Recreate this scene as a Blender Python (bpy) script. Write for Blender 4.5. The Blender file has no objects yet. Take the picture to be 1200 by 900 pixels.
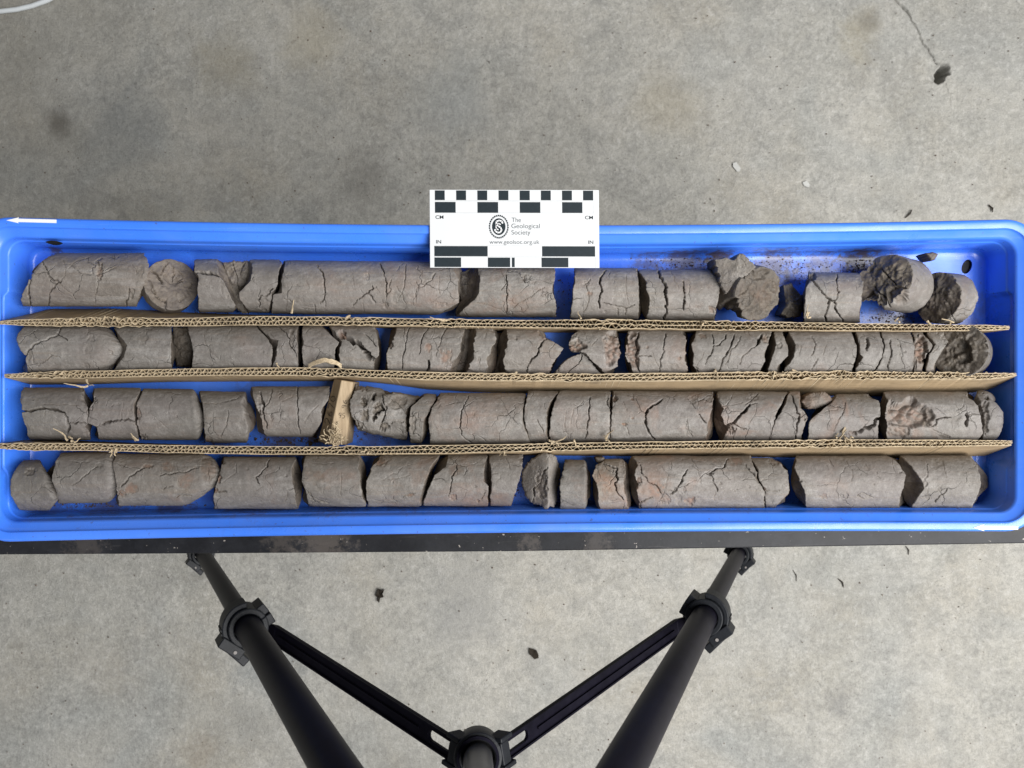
import bpy, bmesh, math, random
import numpy as np
from mathutils import Vector, Matrix

# ------------------------------------------------------------------ camera, light, exposure
scene = bpy.context.scene
C = scene.collection
random.seed(7)
CAM_Z = 1.75
cam_d = bpy.data.cameras.new('camera')
cam_d.sensor_width = 36.0
cam_d.lens = 30.0
cam_d.clip_start = 0.02
cam_d.clip_end = 60.0
cam_d.dof.use_dof = True
cam_d.dof.focus_distance = 0.83
cam_d.dof.aperture_fstop = 15.0
cam = bpy.data.objects.new('camera', cam_d)
C.objects.link(cam)
cam.location = (0, 0, CAM_Z)
scene.camera = cam

world = bpy.data.worlds.new('World')
scene.world = world
world.use_nodes = True
bg = world.node_tree.nodes['Background']
bg.inputs['Color'].default_value = (0.96, 0.98, 1.0, 1)
bg.inputs['Strength'].default_value = 0.15


def area_lamp(name, loc, target, sx, sy, power, col):
    d = bpy.data.lights.new(name, 'AREA')
    d.shape = 'RECTANGLE'
    d.size, d.size_y = sx, sy
    d.energy = power
    d.color = col
    o = bpy.data.objects.new(name, d)
    C.objects.link(o)
    o.location = loc
    o.rotation_euler = (Vector(target) - Vector(loc)).to_track_quat('-Z', 'Y').to_euler()
    return o


# daylight from the open side of the shed, to the lower right
area_lamp('doorway_light', (1.85, -0.80, 3.3), (0.3, -0.10, 0.6), 2.8, 2.4, 236, (1.0, 0.99, 0.972))

scene.view_settings.view_transform = 'Standard'
scene.view_settings.look = 'None'
scene.view_settings.exposure = 0.0
scene.view_settings.gamma = 1.0
scene.render.engine = 'CYCLES'
scene.cycles.max_bounces = 8

# ------------------------------------------------------------------ measuring helpers
F = 1000.0                      # focal length in photograph pixels (1200 wide)
FLOOR_D, BENCH_D, BASE_D, RIM_D = 1.75, 0.8695, 0.8655, 0.81


def W(px, py, depth):
    """A point of the photograph at a known distance below the camera, in metres."""
    return np.array([(px - 600.0) * depth / F, (450.0 - py) * depth / F, CAM_Z - depth])


def proj(P):
    D = CAM_Z - P[..., 2]
    return 600.0 + F * P[..., 0] / D, 450.0 - F * P[..., 1] / D


def _hash(ix, iy, iz, seed):
    h = (ix * 374761393 + iy * 668265263 + iz * 2147483647 + seed * 1274126177) & 0xFFFFFFFF
    h = ((h ^ (h >> 13)) * 1274126177) & 0xFFFFFFFF
    h = (h ^ (h >> 16)) & 0xFFFFFFFF
    return h.astype(np.float64) / 4294967295.0


def vnoise(P, scale, seed=0):
    """value noise in -1..1 at points P (...,3); scale in cells per metre"""
    Q = P * scale
    I = np.floor(Q).astype(np.int64)
    Fq = Q - I
    Fq = Fq * Fq * (3 - 2 * Fq)
    out = 0
    for dx in (0, 1):
        wx = Fq[..., 0] if dx else 1 - Fq[..., 0]
        for dy in (0, 1):
            wy = Fq[..., 1] if dy else 1 - Fq[..., 1]
            for dz in (0, 1):
                wz = Fq[..., 2] if dz else 1 - Fq[..., 2]
                out = out + wx * wy * wz * _hash(I[..., 0] + dx, I[..., 1] + dy, I[..., 2] + dz, seed)
    return out * 2 - 1


def facet(P, scale, seed=0):
    """distance to the nearest of scattered points, 0..1: conchoidal facets"""
    Q = P * scale
    I = np.floor(Q).astype(np.int64)
    best = np.full(P.shape[:-1], 9.0)
    for dx in (-1, 0, 1):
        for dy in (-1, 0, 1):
            for dz in (-1, 0, 1):
                J = I + np.array([dx, dy, dz])
                ox = _hash(J[..., 0], J[..., 1], J[..., 2], seed + 11)
                oy = _hash(J[..., 0], J[..., 1], J[..., 2], seed + 23)
                oz = _hash(J[..., 0], J[..., 1], J[..., 2], seed + 37)
                d = (J[..., 0] + ox - Q[..., 0]) ** 2 + (J[..., 1] + oy - Q[..., 1]) ** 2 + (J[..., 2] + oz - Q[..., 2]) ** 2
                best = np.minimum(best, d)
    return np.sqrt(best)


def sstep(a, b, x):
    t = np.clip((x - a) / (b - a), 0, 1)
    return t * t * (3 - 2 * t)


# ------------------------------------------------------------------ object helpers
def mesh_obj(name, verts, faces, mat, parent=None, smooth=True, attrs=None):
    me = bpy.data.meshes.new(name)
    if isinstance(faces, np.ndarray):
        n, k = faces.shape
        v = np.asarray(verts, dtype=np.float32)
        me.vertices.add(len(v))
        me.vertices.foreach_set('co', v.ravel())
        me.loops.add(n * k)
        me.loops.foreach_set('vertex_index', faces.astype(np.int32).ravel())
        me.polygons.add(n)
        me.polygons.foreach_set('loop_start', np.arange(0, n * k, k, dtype=np.int32))
        me.update(calc_edges=True)
        me.validate()
    else:
        me.from_pydata([tuple(map(float, v)) for v in verts], [], faces)
        me.update()
    me.polygons.foreach_set('use_smooth', np.full(len(me.polygons), smooth))
    if attrs:
        for k, a in attrs.items():
            at = me.attributes.new(k, 'FLOAT', 'POINT')
            at.data.foreach_set('value', np.asarray(a, dtype=np.float32))
    if mat:
        me.materials.append(mat)
    o = bpy.data.objects.new(name, me)
    C.objects.link(o)
    if parent:
        o.parent = parent
    return o


def empty(name, loc=(0, 0, 0)):
    o = bpy.data.objects.new(name, None)
    o.empty_display_size = 0.02
    C.objects.link(o)
    o.location = loc
    return o


def tag(o, label=None, cat=None, group=None, kind=None):
    if label: o['label'] = label
    if cat: o['category'] = cat
    if group: o['group'] = group
    if kind: o['kind'] = kind
    return o


class MB:
    """collects shapes into one mesh"""
    def __init__(s):
        s.v, s.f = [], []

    def add(s, v, f):
        n = len(s.v)
        s.v += [tuple(map(float, p)) for p in v]
        s.f += [tuple(i + n for i in q) for q in f]
        return s

    def box(s, c, size, M=None):
        hx, hy, hz = size[0] / 2, size[1] / 2, size[2] / 2
        v = [Vector((x, y, z)) for x in (-hx, hx) for y in (-hy, hy) for z in (-hz, hz)]
        if M is not None: v = [M @ p for p in v]
        v = [p + Vector(c) for p in v]
        return s.add(v, [(0, 1, 3, 2), (4, 6, 7, 5), (0, 4, 5, 1), (2, 3, 7, 6), (0, 2, 6, 4), (1, 5, 7, 3)])

    def tube(s, pts, rad, n=16, caps=True, closed=False):
        pts = [Vector(p) for p in pts]
        m = len(pts)
        if not hasattr(rad, '__len__'): rad = [rad] * m
        V, Fc = [], []
        t0 = (pts[1] - pts[0]).normalized()
        ref = Vector((0, 0, 1)) if abs(t0.z) < 0.9 else Vector((1, 0, 0))
        nrm = t0.cross(ref).normalized()
        for i, p in enumerate(pts):
            a = pts[max(i - 1, 0)]
            b = pts[min(i + 1, m - 1)]
            t = (b - a).normalized() if (b - a).length > 1e-9 else t0
            nrm = (nrm - t * nrm.dot(t)).normalized()
            bi = t.cross(nrm)
            for k in range(n):
                an = 2 * math.pi * k / n
                V.append(p + (nrm * math.cos(an) + bi * math.sin(an)) * rad[i])
        for i in range(m - 1):
            for k in range(n):
                k2 = (k + 1) % n
                Fc.append((i * n + k, i * n + k2, (i + 1) * n + k2, (i + 1) * n + k))
        if caps:
            Fc.append(tuple(range(n - 1, -1, -1)))
            Fc.append(tuple((m - 1) * n + k for k in range(n)))
        return s.add(V, Fc)

    def prism(s, poly, z0, z1):
        """poly: list of (x, y) counter-clockwise"""
        n = len(poly)
        V = [(x, y, z0) for x, y in poly] + [(x, y, z1) for x, y in poly]
        Fc = [tuple(range(n - 1, -1, -1)), tuple(range(n, 2 * n))]
        Fc += [(i, (i + 1) % n, n + (i + 1) % n, n + i) for i in range(n)]
        return s.add(V, Fc)

    def xform(s, M):
        s.v = [tuple(M @ Vector(p)) for p in s.v]
        return s

    def build(s, name, mat, parent=None, smooth=False, bevel=0.0, seg=2):
        me = bpy.data.meshes.new(name)
        me.from_pydata(s.v, [], s.f)
        bm = bmesh.new()
        bm.from_mesh(me)
        if bevel:
            es = [e for e in bm.edges if len(e.link_faces) == 2 and e.calc_face_angle(0) > 0.5]
            bmesh.ops.bevel(bm, geom=es, offset=bevel, segments=seg, affect='EDGES', profile=0.5)
        bmesh.ops.recalc_face_normals(bm, faces=bm.faces)
        for f in bm.faces: f.smooth = smooth
        if smooth:
            for e in bm.edges:
                if len(e.link_faces) == 2 and e.calc_face_angle(0) > 0.7: e.smooth = False
        bm.to_mesh(me)
        bm.free()
        me.materials.append(mat)
        o = bpy.data.objects.new(name, me)
        C.objects.link(o)
        if parent: o.parent = parent
        return o


# ------------------------------------------------------------------ materials
class NT:
    def __init__(s, name):
        s.m = bpy.data.materials.new(name)
        s.m.use_nodes = True
        s.t = s.m.node_tree
        s.b = s.t.nodes['Principled BSDF']
        s.out = s.t.nodes['Material Output']

    def n(s, typ, **kw):
        nd = s.t.nodes.new(typ)
        for k, v in kw.items():
            if k.startswith('_'): setattr(nd, k[1:], v)
            else: s.put(nd.inputs[k.replace('__', ' ')], v)
        return nd

    def put(s, sock, v):
        if isinstance(v, bpy.types.NodeSocket): s.t.links.new(v, sock)
        else: sock.default_value = v

    def pos(s):
        return s.n('ShaderNodeNewGeometry').outputs['Position']

    def noise(s, scale, detail=4.0, rough=0.55, vec=None, dist=0.0):
        nd = s.n('ShaderNodeTexNoise', Scale=scale, Detail=detail, Roughness=rough, Distortion=dist)
        if vec is None: vec = s.pos()
        s.put(nd.inputs['Vector'], vec)
        return nd.outputs['Fac']

    def ramp(s, fac, stops):
        nd = s.n('ShaderNodeValToRGB')
        el = nd.color_ramp.elements
        while len(el) < len(stops): el.new(0.5)
        for e, (p, c) in zip(el, stops):
            e.position = p
            e.color = (c, c, c, 1) if not hasattr(c, '__len__') else (*c, 1)
        s.put(nd.inputs['Fac'], fac)
        return nd.outputs['Color']

    def mix(s, fac, a, b, mode='MIX'):
        nd = s.n('ShaderNodeMix', _data_type='RGBA', _blend_type=mode)
        s.put(nd.inputs[0], fac)
        for i, v in ((6, a), (7, b)):
            if isinstance(v, tuple) and len(v) == 3: v = (*v, 1)
            s.put(nd.inputs[i], v)
        return nd.outputs[2]

    def math(s, op, a, b=0.0, c=None):
        nd = s.n('ShaderNodeMath', _operation=op)
        s.put(nd.inputs[0], a)
        s.put(nd.inputs[1], b)
        if c is not None: s.put(nd.inputs[2], c)
        return nd.outputs[0]

    def bump(s, h, strength, dist, prev=None):
        nd = s.n('ShaderNodeBump', Strength=strength, Distance=dist, Height=h)
        if prev is not None: s.put(nd.inputs['Normal'], prev)
        return nd.outputs['Normal']

    def fin(s, col=None, rough=None, normal=None, **kw):
        if col is not None: s.put(s.b.inputs['Base Color'], (*col, 1) if isinstance(col, tuple) and len(col) == 3 else col)
        if rough is not None: s.put(s.b.inputs['Roughness'], rough)
        if normal is not None: s.put(s.b.inputs['Normal'], normal)
        for k, v in kw.items(): s.put(s.b.inputs[k.replace('__', ' ')], v)
        return s.m


def spot(t, x, y, r, wob=0.9):
    sc = 0.55 / r
    """a soft irregular stain mask round a point of the floor"""
    d = t.n('ShaderNodeVectorMath', _operation='DISTANCE')
    t.put(d.inputs[0], t.pos())
    d.inputs[1].default_value = (x, y, 0)
    v = t.math('ADD', t.math('DIVIDE', d.outputs['Value'], r), t.math('MULTIPLY', t.math('SUBTRACT', t.noise(sc, 6, 0.65, dist=0.5), 0.5), wob * 3))
    return t.ramp(v, [(0.15, 1.0), (1.0, 0.0)])


def make_concrete():
    t = NT('concrete')
    big = t.noise(1.7, 5, 0.6, dist=0.4)
    mid = t.noise(7.0, 6, 0.65, dist=0.3)
    fine = t.noise(90, 5, 0.75)
    grit = t.noise(330, 3, 0.8)
    col = t.mix(t.ramp(big, [(0.32, 0.0), (0.68, 1.0)]), (0.375, 0.368, 0.335), (0.520, 0.494, 0.436))
    col = t.mix(t.math('MULTIPLY', t.ramp(mid, [(0.35, 0.0), (0.7, 1.0)]), 0.55), col, (0.50, 0.49, 0.46))
    col = t.mix(t.math('MULTIPLY', t.ramp(t.noise(4.1, 4, 0.6), [(0.5, 0.0), (0.72, 1.0)]), 0.35), col, (0.33, 0.28, 0.20))
    col = t.mix(t.math('MULTIPLY', t.ramp(t.noise(3.3, 3, 0.5, dist=0.8), [(0.52, 0.0), (0.75, 1.0)]), 0.5), col, (0.27, 0.30, 0.31))
    # small dark pits and pale flecks
    smoke = t.noise(9.0, 7, 0.68, dist=0.9)
    col = t.mix(t.math('MULTIPLY', t.ramp(smoke, [(0.36, 1.0), (0.52, 0.0)]), 0.42), col, (0.255, 0.255, 0.24))
    col = t.mix(t.math('MULTIPLY', t.ramp(t.noise(13.0, 6, 0.7, dist=1.2), [(0.55, 0.0), (0.70, 1.0)]), 0.40), col, (0.56, 0.545, 0.50))
    col = t.mix(t.math('MULTIPLY', t.ramp(t.noise(16.0, 6, 0.7, dist=0.6), [(0.60, 0.0), (0.72, 1.0)]), 0.45), col, (0.24, 0.225, 0.19))
    patch = t.ramp(t.noise(5.5, 4, 0.6), [(0.35, 0.15), (0.68, 1.0)])
    col = t.mix(t.math('MULTIPLY', t.math('MULTIPLY', t.ramp(fine, [(0.30, 1.0), (0.50, 0.0)]), patch), 0.62), col, (0.16, 0.165, 0.155))
    col = t.mix(t.math('MULTIPLY', t.ramp(fine, [(0.52, 0.0), (0.68, 1.0)]), 0.50), col, (0.62, 0.61, 0.585))
    col = t.mix(t.math('MULTIPLY', t.ramp(t.noise(34, 6, 0.75, dist=0.5), [(0.38, 1.0), (0.55, 0.0)]), 0.30), col, (0.20, 0.197, 0.187))
    col = t.mix(t.math('MULTIPLY', t.ramp(grit, [(0.34, 1.0), (0.52, 0.0)]), 0.42), col, (0.16, 0.155, 0.15))
    col = t.mix(t.math('MULTIPLY', t.ramp(t.noise(28, 3, 0.6), [(0.69, 0.0), (0.76, 1.0)]), 0.5), col, (0.15, 0.14, 0.125))
    col = t.mix(t.math('MULTIPLY', t.ramp(t.noise(46, 2, 0.5, dist=0.4), [(0.75, 0.0), (0.79, 1.0)]), 0.7), col, (0.09, 0.083, 0.072))
    k = FLOOR_D / F
    for px, py, r, c, a in ((70, 146, 20, (0.12, 0.105, 0.085), .75), (262, 72, 45, (0.28, 0.245, 0.17), .5), (1018, 24, 16, (0.14, 0.13, 0.11), .6),
                            (1015, 40, 34, (0.33, 0.29, 0.20), .5), (150, 150, 90, (0.20, 0.21, 0.21), .5), (365, 45, 50, (0.38, 0.335, 0.24), .4),
                            (525, 120, 60, (0.30, 0.315, 0.315), .4), (770, 122, 50, (0.36, 0.32, 0.24), .35), (432, 205, 40, (0.2, 0.19, 0.17), .5),
                            (40, 60, 120, (0.22, 0.21, 0.18), .55), (290, 850, 60, (0.2, 0.2, 0.19), .4), (235, 885, 26, (0.26, 0.22, 0.17), .4),
                            (545, 715, 60, (0.25, 0.25, 0.25), .35), (300, 770, 70, (0.26, 0.29, 0.31), .4), (985, 825, 20, (0.18, 0.18, 0.18), .5)):
        col = t.mix(t.math('MULTIPLY', spot(t, (px - 600) * k, (450 - py) * k, r * k), a), col, c)
    h = t.math('ADD', t.math('MULTIPLY', fine, 1.0), t.math('MULTIPLY', grit, 0.4))
    nrm = t.bump(h, 0.8, 0.0045)
    nrm = t.bump(mid, 0.3, 0.01, nrm)
    return t.fin(col, 0.82, nrm)


def make_core():
    t = NT('core_mudstone')
    oi = t.n('ShaderNodeAttribute', _attribute_name='tone', _attribute_type='OBJECT').outputs['Fac']  # piece tone; mostly rises rightwards, putting the side light into the colour
    warm = t.n('ShaderNodeAttribute', _attribute_name='warmth', _attribute_type='OBJECT').outputs['Fac']
    stain = t.n('ShaderNodeAttribute', _attribute_name='stain').outputs['Fac']
    brk = t.n('ShaderNodeAttribute', _attribute_name='broken').outputs['Fac']
    tc = t.n('ShaderNodeTexCoord').outputs['Object']
    col = t.mix(warm, (0.172, 0.164, 0.155), (0.198, 0.164, 0.132))
    a = t.noise(55, 5, 0.65, dist=0.6)
    col = t.mix(t.ramp(a, [(0.35, 0.0), (0.7, 1.0)]), t.mix(0.28, col, (0.13, 0.115, 0.10)), t.mix(0.25, col, (0.33, 0.31, 0.285)))
    # dried pale film in smears along the core
    mp = t.n('ShaderNodeMapping')
    t.put(mp.inputs['Vector'], t.pos())
    mp.inputs['Scale'].default_value = (14, 60, 60)
    sm = t.noise(1.0, 5, 0.6, mp.outputs['Vector'], 0.8)
    col = t.mix(t.math('MULTIPLY', t.ramp(sm, [(0.52, 0.0), (0.66, 1.0)]), 0.5), col, (0.33, 0.315, 0.30))
    wv = t.n('ShaderNodeMapping')
    t.put(wv.inputs['Vector'], t.pos())
    wv.inputs['Scale'].default_value = (12, 420, 420)
    st = t.noise(1.0, 3, 0.5, wv.outputs['Vector'])
    col = t.mix(t.math('MULTIPLY', t.ramp(st, [(0.56, 0.0), (0.7, 1.0)]), 0.22), col, (0.24, 0.17, 0.11))
    fine = t.noise(900, 3, 0.7)
    col = t.mix(t.math('MULTIPLY', t.ramp(fine, [(0.34, 1.0), (0.50, 0.0)]), 0.55), col, (0.10, 0.09, 0.08))
    med = t.noise(190, 5, 0.72)
    col = t.mix(t.math('MULTIPLY', t.ramp(med, [(0.34, 1.0), (0.5, 0.0)]), 0.38), col, (0.12, 0.108, 0.095))
    col = t.mix(t.math('MULTIPLY', t.ramp(med, [(0.52, 0.0), (0.68, 1.0)]), 0.30), col, (0.38, 0.36, 0.335))
    speck = t.noise(420, 2, 0.5)
    col = t.mix(t.math('MULTIPLY', t.ramp(speck, [(0.70, 0.0), (0.76, 1.0)]), 0.5), col, (0.44, 0.42, 0.39))
    col = t.mix(t.math('MULTIPLY', brk, 0.8), col, t.mix(t.ramp(t.noise(170, 5, 0.72), [(0.35, 0.0), (0.68, 1.0)]), (0.045, 0.034, 0.024), (0.185, 0.148, 0.108)))  # brown broken rock, darkened further to stand for shade in gaps and cracks
    col = t.mix(stain, col, t.mix(t.noise(230, 4, 0.7), (0.17, 0.075, 0.045), (0.30, 0.19, 0.13)))
    mauve = t.ramp(t.noise(11, 5, 0.6, dist=0.5), [(0.45, 0.0), (0.68, 1.0)])
    col = t.mix(t.math('MULTIPLY', mauve, 0.28), col, (0.205, 0.172, 0.172))
    dampm = t.ramp(t.noise(7, 4, 0.6, dist=0.4), [(0.48, 0.0), (0.66, 1.0)])
    col = t.mix(t.math('MULTIPLY', dampm, 0.35), col, (0.115, 0.105, 0.095))
    rust = t.math('MULTIPLY', t.ramp(t.noise(17, 5, 0.65, dist=0.8), [(0.52, 0.0), (0.70, 1.0)]), t.ramp(t.noise(110, 4, 0.7), [(0.3, 0.25), (0.65, 1.0)]))
    col = t.mix(t.math('MULTIPLY', t.math('MULTIPLY', rust, t.ramp(t.noise(6, 3, 0.5), [(0.42, 0.15), (0.6, 1.0)])), 0.62), col, (0.240, 0.135, 0.090))
    br = t.n('ShaderNodeMix', _data_type='RGBA', _blend_type='MULTIPLY')
    br.inputs[0].default_value = 1.0
    t.put(br.inputs[6], col)
    cb = t.n('ShaderNodeCombineColor')
    for i in range(3): t.put(cb.inputs[i], oi)
    t.put(br.inputs[7], cb.outputs[0])
    h = t.math('ADD', t.math('MULTIPLY', fine, 0.5), t.noise(260, 4, 0.7))
    nrm = t.bump(h, 0.5, 0.0012)
    nrm = t.bump(st, 0.25, 0.0005, nrm)
    # hairline shrinkage cracks
    vc = t.n('ShaderNodeVectorMath', _operation='ADD')
    t.put(vc.inputs[0], t.pos())
    wob = t.n('ShaderNodeTexNoise', Scale=60.0, Detail=3.0)
    t.put(wob.inputs['Vector'], t.pos())
    ws = t.n('ShaderNodeVectorMath', _operation='SCALE')
    t.put(ws.inputs[0], wob.outputs['Color'])
    ws.inputs['Scale'].default_value = 0.016
    t.put(vc.inputs[1], ws.outputs[0])
    vo = t.n('ShaderNodeTexVoronoi', _feature='DISTANCE_TO_EDGE', Scale=38.0)
    t.put(vo.inputs['Vector'], vc.outputs[0])
    ln = t.ramp(vo.outputs['Distance'], [(0.0, 0.0), (0.022, 1.0)])
    msk = t.ramp(t.noise(26, 3, 0.6), [(0.5, 0.0), (0.6, 1.0)])
    hl = t.math('SUBTRACT', 1.0, t.math('MULTIPLY', t.math('SUBTRACT', 1.0, ln), msk))
    nrm = t.bump(hl, 0.8, 0.0012, nrm)
    return t.fin(br.outputs[2], t.ramp(t.noise(60, 4, 0.6), [(0.3, 0.48), (0.7, 0.72)]), nrm, Specular__IOR__Level=0.38)


def spot3(t, x, y, z, r):
    d = t.n('ShaderNodeVectorMath', _operation='DISTANCE')
    t.put(d.inputs[0], t.pos())
    d.inputs[1].default_value = (x, y, z)
    v = t.math('ADD', t.math('DIVIDE', d.outputs['Value'], r), t.math('MULTIPLY', t.math('SUBTRACT', t.noise(130, 6, 0.72), 0.5), 2.6))
    return t.ramp(v, [(0.25, 1.0), (0.75, 0.0)])


def make_plastic():
    t = NT('blue_plastic')
    a = t.noise(9, 4, 0.6)
    col = t.mix(t.ramp(a, [(0.35, 0.0), (0.7, 1.0)]), (0.044, 0.200, 0.90), (0.060, 0.232, 0.95))
    # dried mud dust smeared over the plastic
    d = t.ramp(t.noise(34, 6, 0.72, dist=0.6), [(0.60, 0.0), (0.78, 1.0)])
    col = t.mix(t.math('MULTIPLY', d, 0.22), col, (0.10, 0.10, 0.13))
    mp = t.n('ShaderNodeMapping')
    t.put(mp.inputs['Vector'], t.pos())
    mp.inputs['Scale'].default_value = (7, 260, 90)
    mp.inputs['Rotation'].default_value = (0, 0, 0.05)
    scr = t.ramp(t.noise(1.0, 6, 0.75, mp.outputs['Vector'], 0.4), [(0.60, 0.0), (0.72, 1.0)])
    col = t.mix(t.math('MULTIPLY', scr, 0.22), col, (0.30, 0.42, 0.85))
    haze = t.ramp(t.noise(5.0, 6, 0.7, dist=0.8), [(0.42, 0.0), (0.75, 1.0)])
    col = t.mix(t.math('MULTIPLY', haze, 0.22), col, (0.22, 0.30, 0.62))
    fl = t.ramp(t.noise(260, 2, 0.5), [(0.70, 0.0), (0.74, 1.0)])
    col = t.mix(t.math('MULTIPLY', fl, 0.5), col, (0.08, 0.085, 0.13))
    k = BASE_D / F
    for px, py, r, a in ((800, 307, 42, .75), (842, 303, 30, .9), (905, 312, 50, .8), (960, 310, 34, .7), (760, 308, 30, .6), (1005, 308, 38, .9), (1045, 372, 40, .7), (130, 594, 60, .6), (205, 592, 40, .7), (400, 597, 60, .6), (480, 597, 50, .6), (330, 516, 40, .7), (365, 505, 26, .9), (440, 512, 34, .5), (255, 518, 26, .5), (640, 585, 30, .5), (100, 366, 50, .5), (1140, 500, 30, .3), (300, 596, 60, .6), (560, 597, 50, .6), (720, 597, 60, .5), (850, 597, 60, .5), (980, 597, 60, .5), (60, 596, 40, .5), (290, 470, 40, .3), (640, 345, 30, .3), (690, 395, 30, .4), (1160, 360, 30, .25), (1035, 310, 30, .6), (66, 290, 16, .8)):
        m = spot3(t, (px - 600) * k, (450 - py) * k, CAM_Z - BASE_D + 0.004, r * k)
        col = t.mix(t.math('MULTIPLY', m, a), col, (0.082, 0.058, 0.050))  # mud dust; in row gaps and by the near wall it also paints shade
    rg = t.ramp(t.noise(22, 5, 0.7), [(0.3, 0.22), (0.75, 0.42)])
    n1 = t.bump(t.noise(12, 3, 0.5), 0.12, 0.01)
    n1 = t.bump(t.noise(700, 2, 0.5), 0.08, 0.0006, n1)
    return t.fin(col, rg, n1, Specular__IOR__Level=0.7)


def make_card():
    t = NT('brown_cardboard')
    mp = t.n('ShaderNodeMapping')
    t.put(mp.inputs['Vector'], t.pos())
    mp.inputs['Scale'].default_value = (40, 160, 600)
    f = t.noise(1.0, 4, 0.65, mp.outputs['Vector'])
    g = t.noise(25, 4, 0.6)
    col = t.mix(t.ramp(f, [(0.3, 0.0), (0.7, 1.0)]), (0.30, 0.215, 0.125), (0.43, 0.325, 0.205))
    col = t.mix(t.math('MULTIPLY', t.ramp(g, [(0.5, 0.0), (0.75, 1.0)]), 0.45), col, (0.22, 0.165, 0.11))
    col = t.mix(t.math('MULTIPLY', t.ramp(t.noise(38, 6, 0.72, dist=0.6), [(0.54, 0.0), (0.70, 1.0)]), 0.5), col, (0.135, 0.108, 0.080))
    return t.fin(col, 0.85, t.bump(t.noise(900, 3, 0.7), 0.4, 0.0006), Specular__IOR__Level=0.2)


def make_torn():
    t = NT('torn_paper_edge')
    col = t.mix(t.ramp(t.noise(400, 4, 0.7), [(0.3, 0.0), (0.7, 1.0)]), (0.34, 0.26, 0.16), (0.58, 0.48, 0.34))
    col = t.mix(t.math('MULTIPLY', t.ramp(t.noise(38, 6, 0.72, dist=0.6), [(0.52, 0.0), (0.68, 1.0)]), 0.55), col, (0.17, 0.135, 0.098))
    return t.fin(col, 0.9, t.bump(t.noise(1200, 3, 0.7), 0.5, 0.0006), Specular__IOR__Level=0.15)


def make_wood():
    t = NT('pale_wood')
    mp = t.n('ShaderNodeMapping')
    t.put(mp.inputs['Vector'], t.pos())
    mp.inputs['Rotation'].default_value = (0, 0, math.radians(14))
    mp.inputs['Scale'].default_value = (500, 40, 400)
    f = t.noise(1.0, 4, 0.6, mp.outputs['Vector'], 0.5)
    col = t.mix(t.ramp(f, [(0.3, 0.0), (0.7, 1.0)]), (0.27, 0.195, 0.115), (0.40, 0.305, 0.195))
    return t.fin(col, 0.7, t.bump(f, 0.3, 0.0006))


def plain(name, col, rough=0.5, spec=0.5, nscale=None, amp=0.2, metal=0.0, bump=0.0):
    t = NT(name)
    c = col
    if nscale:
        c = t.mix(t.ramp(t.noise(nscale, 5, 0.65), [(0.3, 0.0), (0.7, 1.0)]), tuple(x * (1 - amp) for x in col), tuple(min(1, x * (1 + amp)) for x in col))
    nrm = t.bump(t.noise(nscale * 4 if nscale else 400, 3, 0.6), bump, 0.001) if bump else None
    return t.fin(c, rough, nrm, Specular__IOR__Level=spec, Metallic=metal)


def make_bench():
    t = NT('black_painted_board')
    col = t.mix(t.ramp(t.noise(40, 5, 0.7), [(0.35, 0.0), (0.7, 1.0)]), (0.008, 0.0085, 0.011), (0.020, 0.021, 0.025))
    mp = t.n('ShaderNodeMapping')
    t.put(mp.inputs['Vector'], t.pos())
    mp.inputs['Scale'].default_value = (10, 90, 10)
    mp.inputs['Rotation'].default_value = (0, 0, 0.22)
    sc = t.ramp(t.noise(1.0, 7, 0.75, mp.outputs['Vector'], 1.2), [(0.60, 0.0), (0.75, 1.0)])
    col = t.mix(t.math('MULTIPLY', sc, 0.35), col, (0.20, 0.19, 0.18))
    col = t.mix(t.ramp(t.noise(230, 2, 0.5), [(0.71, 0.0), (0.75, 1.0)]), col, (0.32, 0.29, 0.26))
    k = BENCH_D / F
    for px, r, a in ((380, 50, .4), (330, 30, .3), (700, 26, .25), (620, 20, .3), (100, 40, .2)):
        m = spot3(t, (px - 600) * k, (450 - 636) * k, CAM_Z - BENCH_D, r * k)
        col = t.mix(t.math('MULTIPLY', m, a), col, (0.17, 0.145, 0.125))
    return t.fin(col, 0.5, t.bump(t.noise(300, 4, 0.7), 0.12, 0.001), Specular__IOR__Level=0.3)


M_FLOOR, M_CORE, M_BLUE, M_CARD, M_TORN, M_WOOD, M_BENCH = (make_concrete(), make_core(), make_plastic(), make_card(), make_torn(), make_wood(), make_bench())
M_TUBE = plain('black_anodised_tube', (0.0080, 0.0074, 0.0125), 0.40, 0.5, 60, 0.3)
M_TUBE.node_tree.nodes['Principled BSDF'].inputs['IOR'].default_value = 1.14
M_TUBE.node_tree.nodes['Principled BSDF'].inputs['Specular Tint'].default_value = (0.75, 0.72, 1.0, 1)
M_JOINT = plain('black_moulded_plastic', (0.012, 0.0135, 0.017), 0.5, 0.25, 90, 0.3, bump=0.2)
M_STEEL = plain('dull_steel', (0.26, 0.24, 0.23), 0.6, 0.4, 200, 0.2)
M_ALU = plain('grey_column_tube', (0.12, 0.12, 0.125), 0.35, 0.5, 60, 0.15, metal=0.6)
M_WHITE = plain('white_print', (0.80, 0.81, 0.82), 0.45, 0.4, 30, 0.03)
M_CARDW = plain('white_laminated_card', (0.63, 0.645, 0.66), 0.4, 0.45, 20, 0.02)
M_INK = plain('black_print', (0.014, 0.022, 0.028), 0.4, 0.4, 300, 0.15)
M_GREYINK = plain('grey_print_line', (0.52, 0.53, 0.54), 0.45, 0.4)
M_PEN = plain('pencil_writing', (0.05, 0.038, 0.028), 0.7, 0.3)
M_DIRT = plain('mud_crumb', (0.125, 0.088, 0.064), 0.9, 0.2, 300, 0.35, bump=0.4)
M_HOSE = plain('white_cable_sheath', (0.74, 0.78, 0.80), 0.45, 0.4, 20, 0.05)
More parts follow.
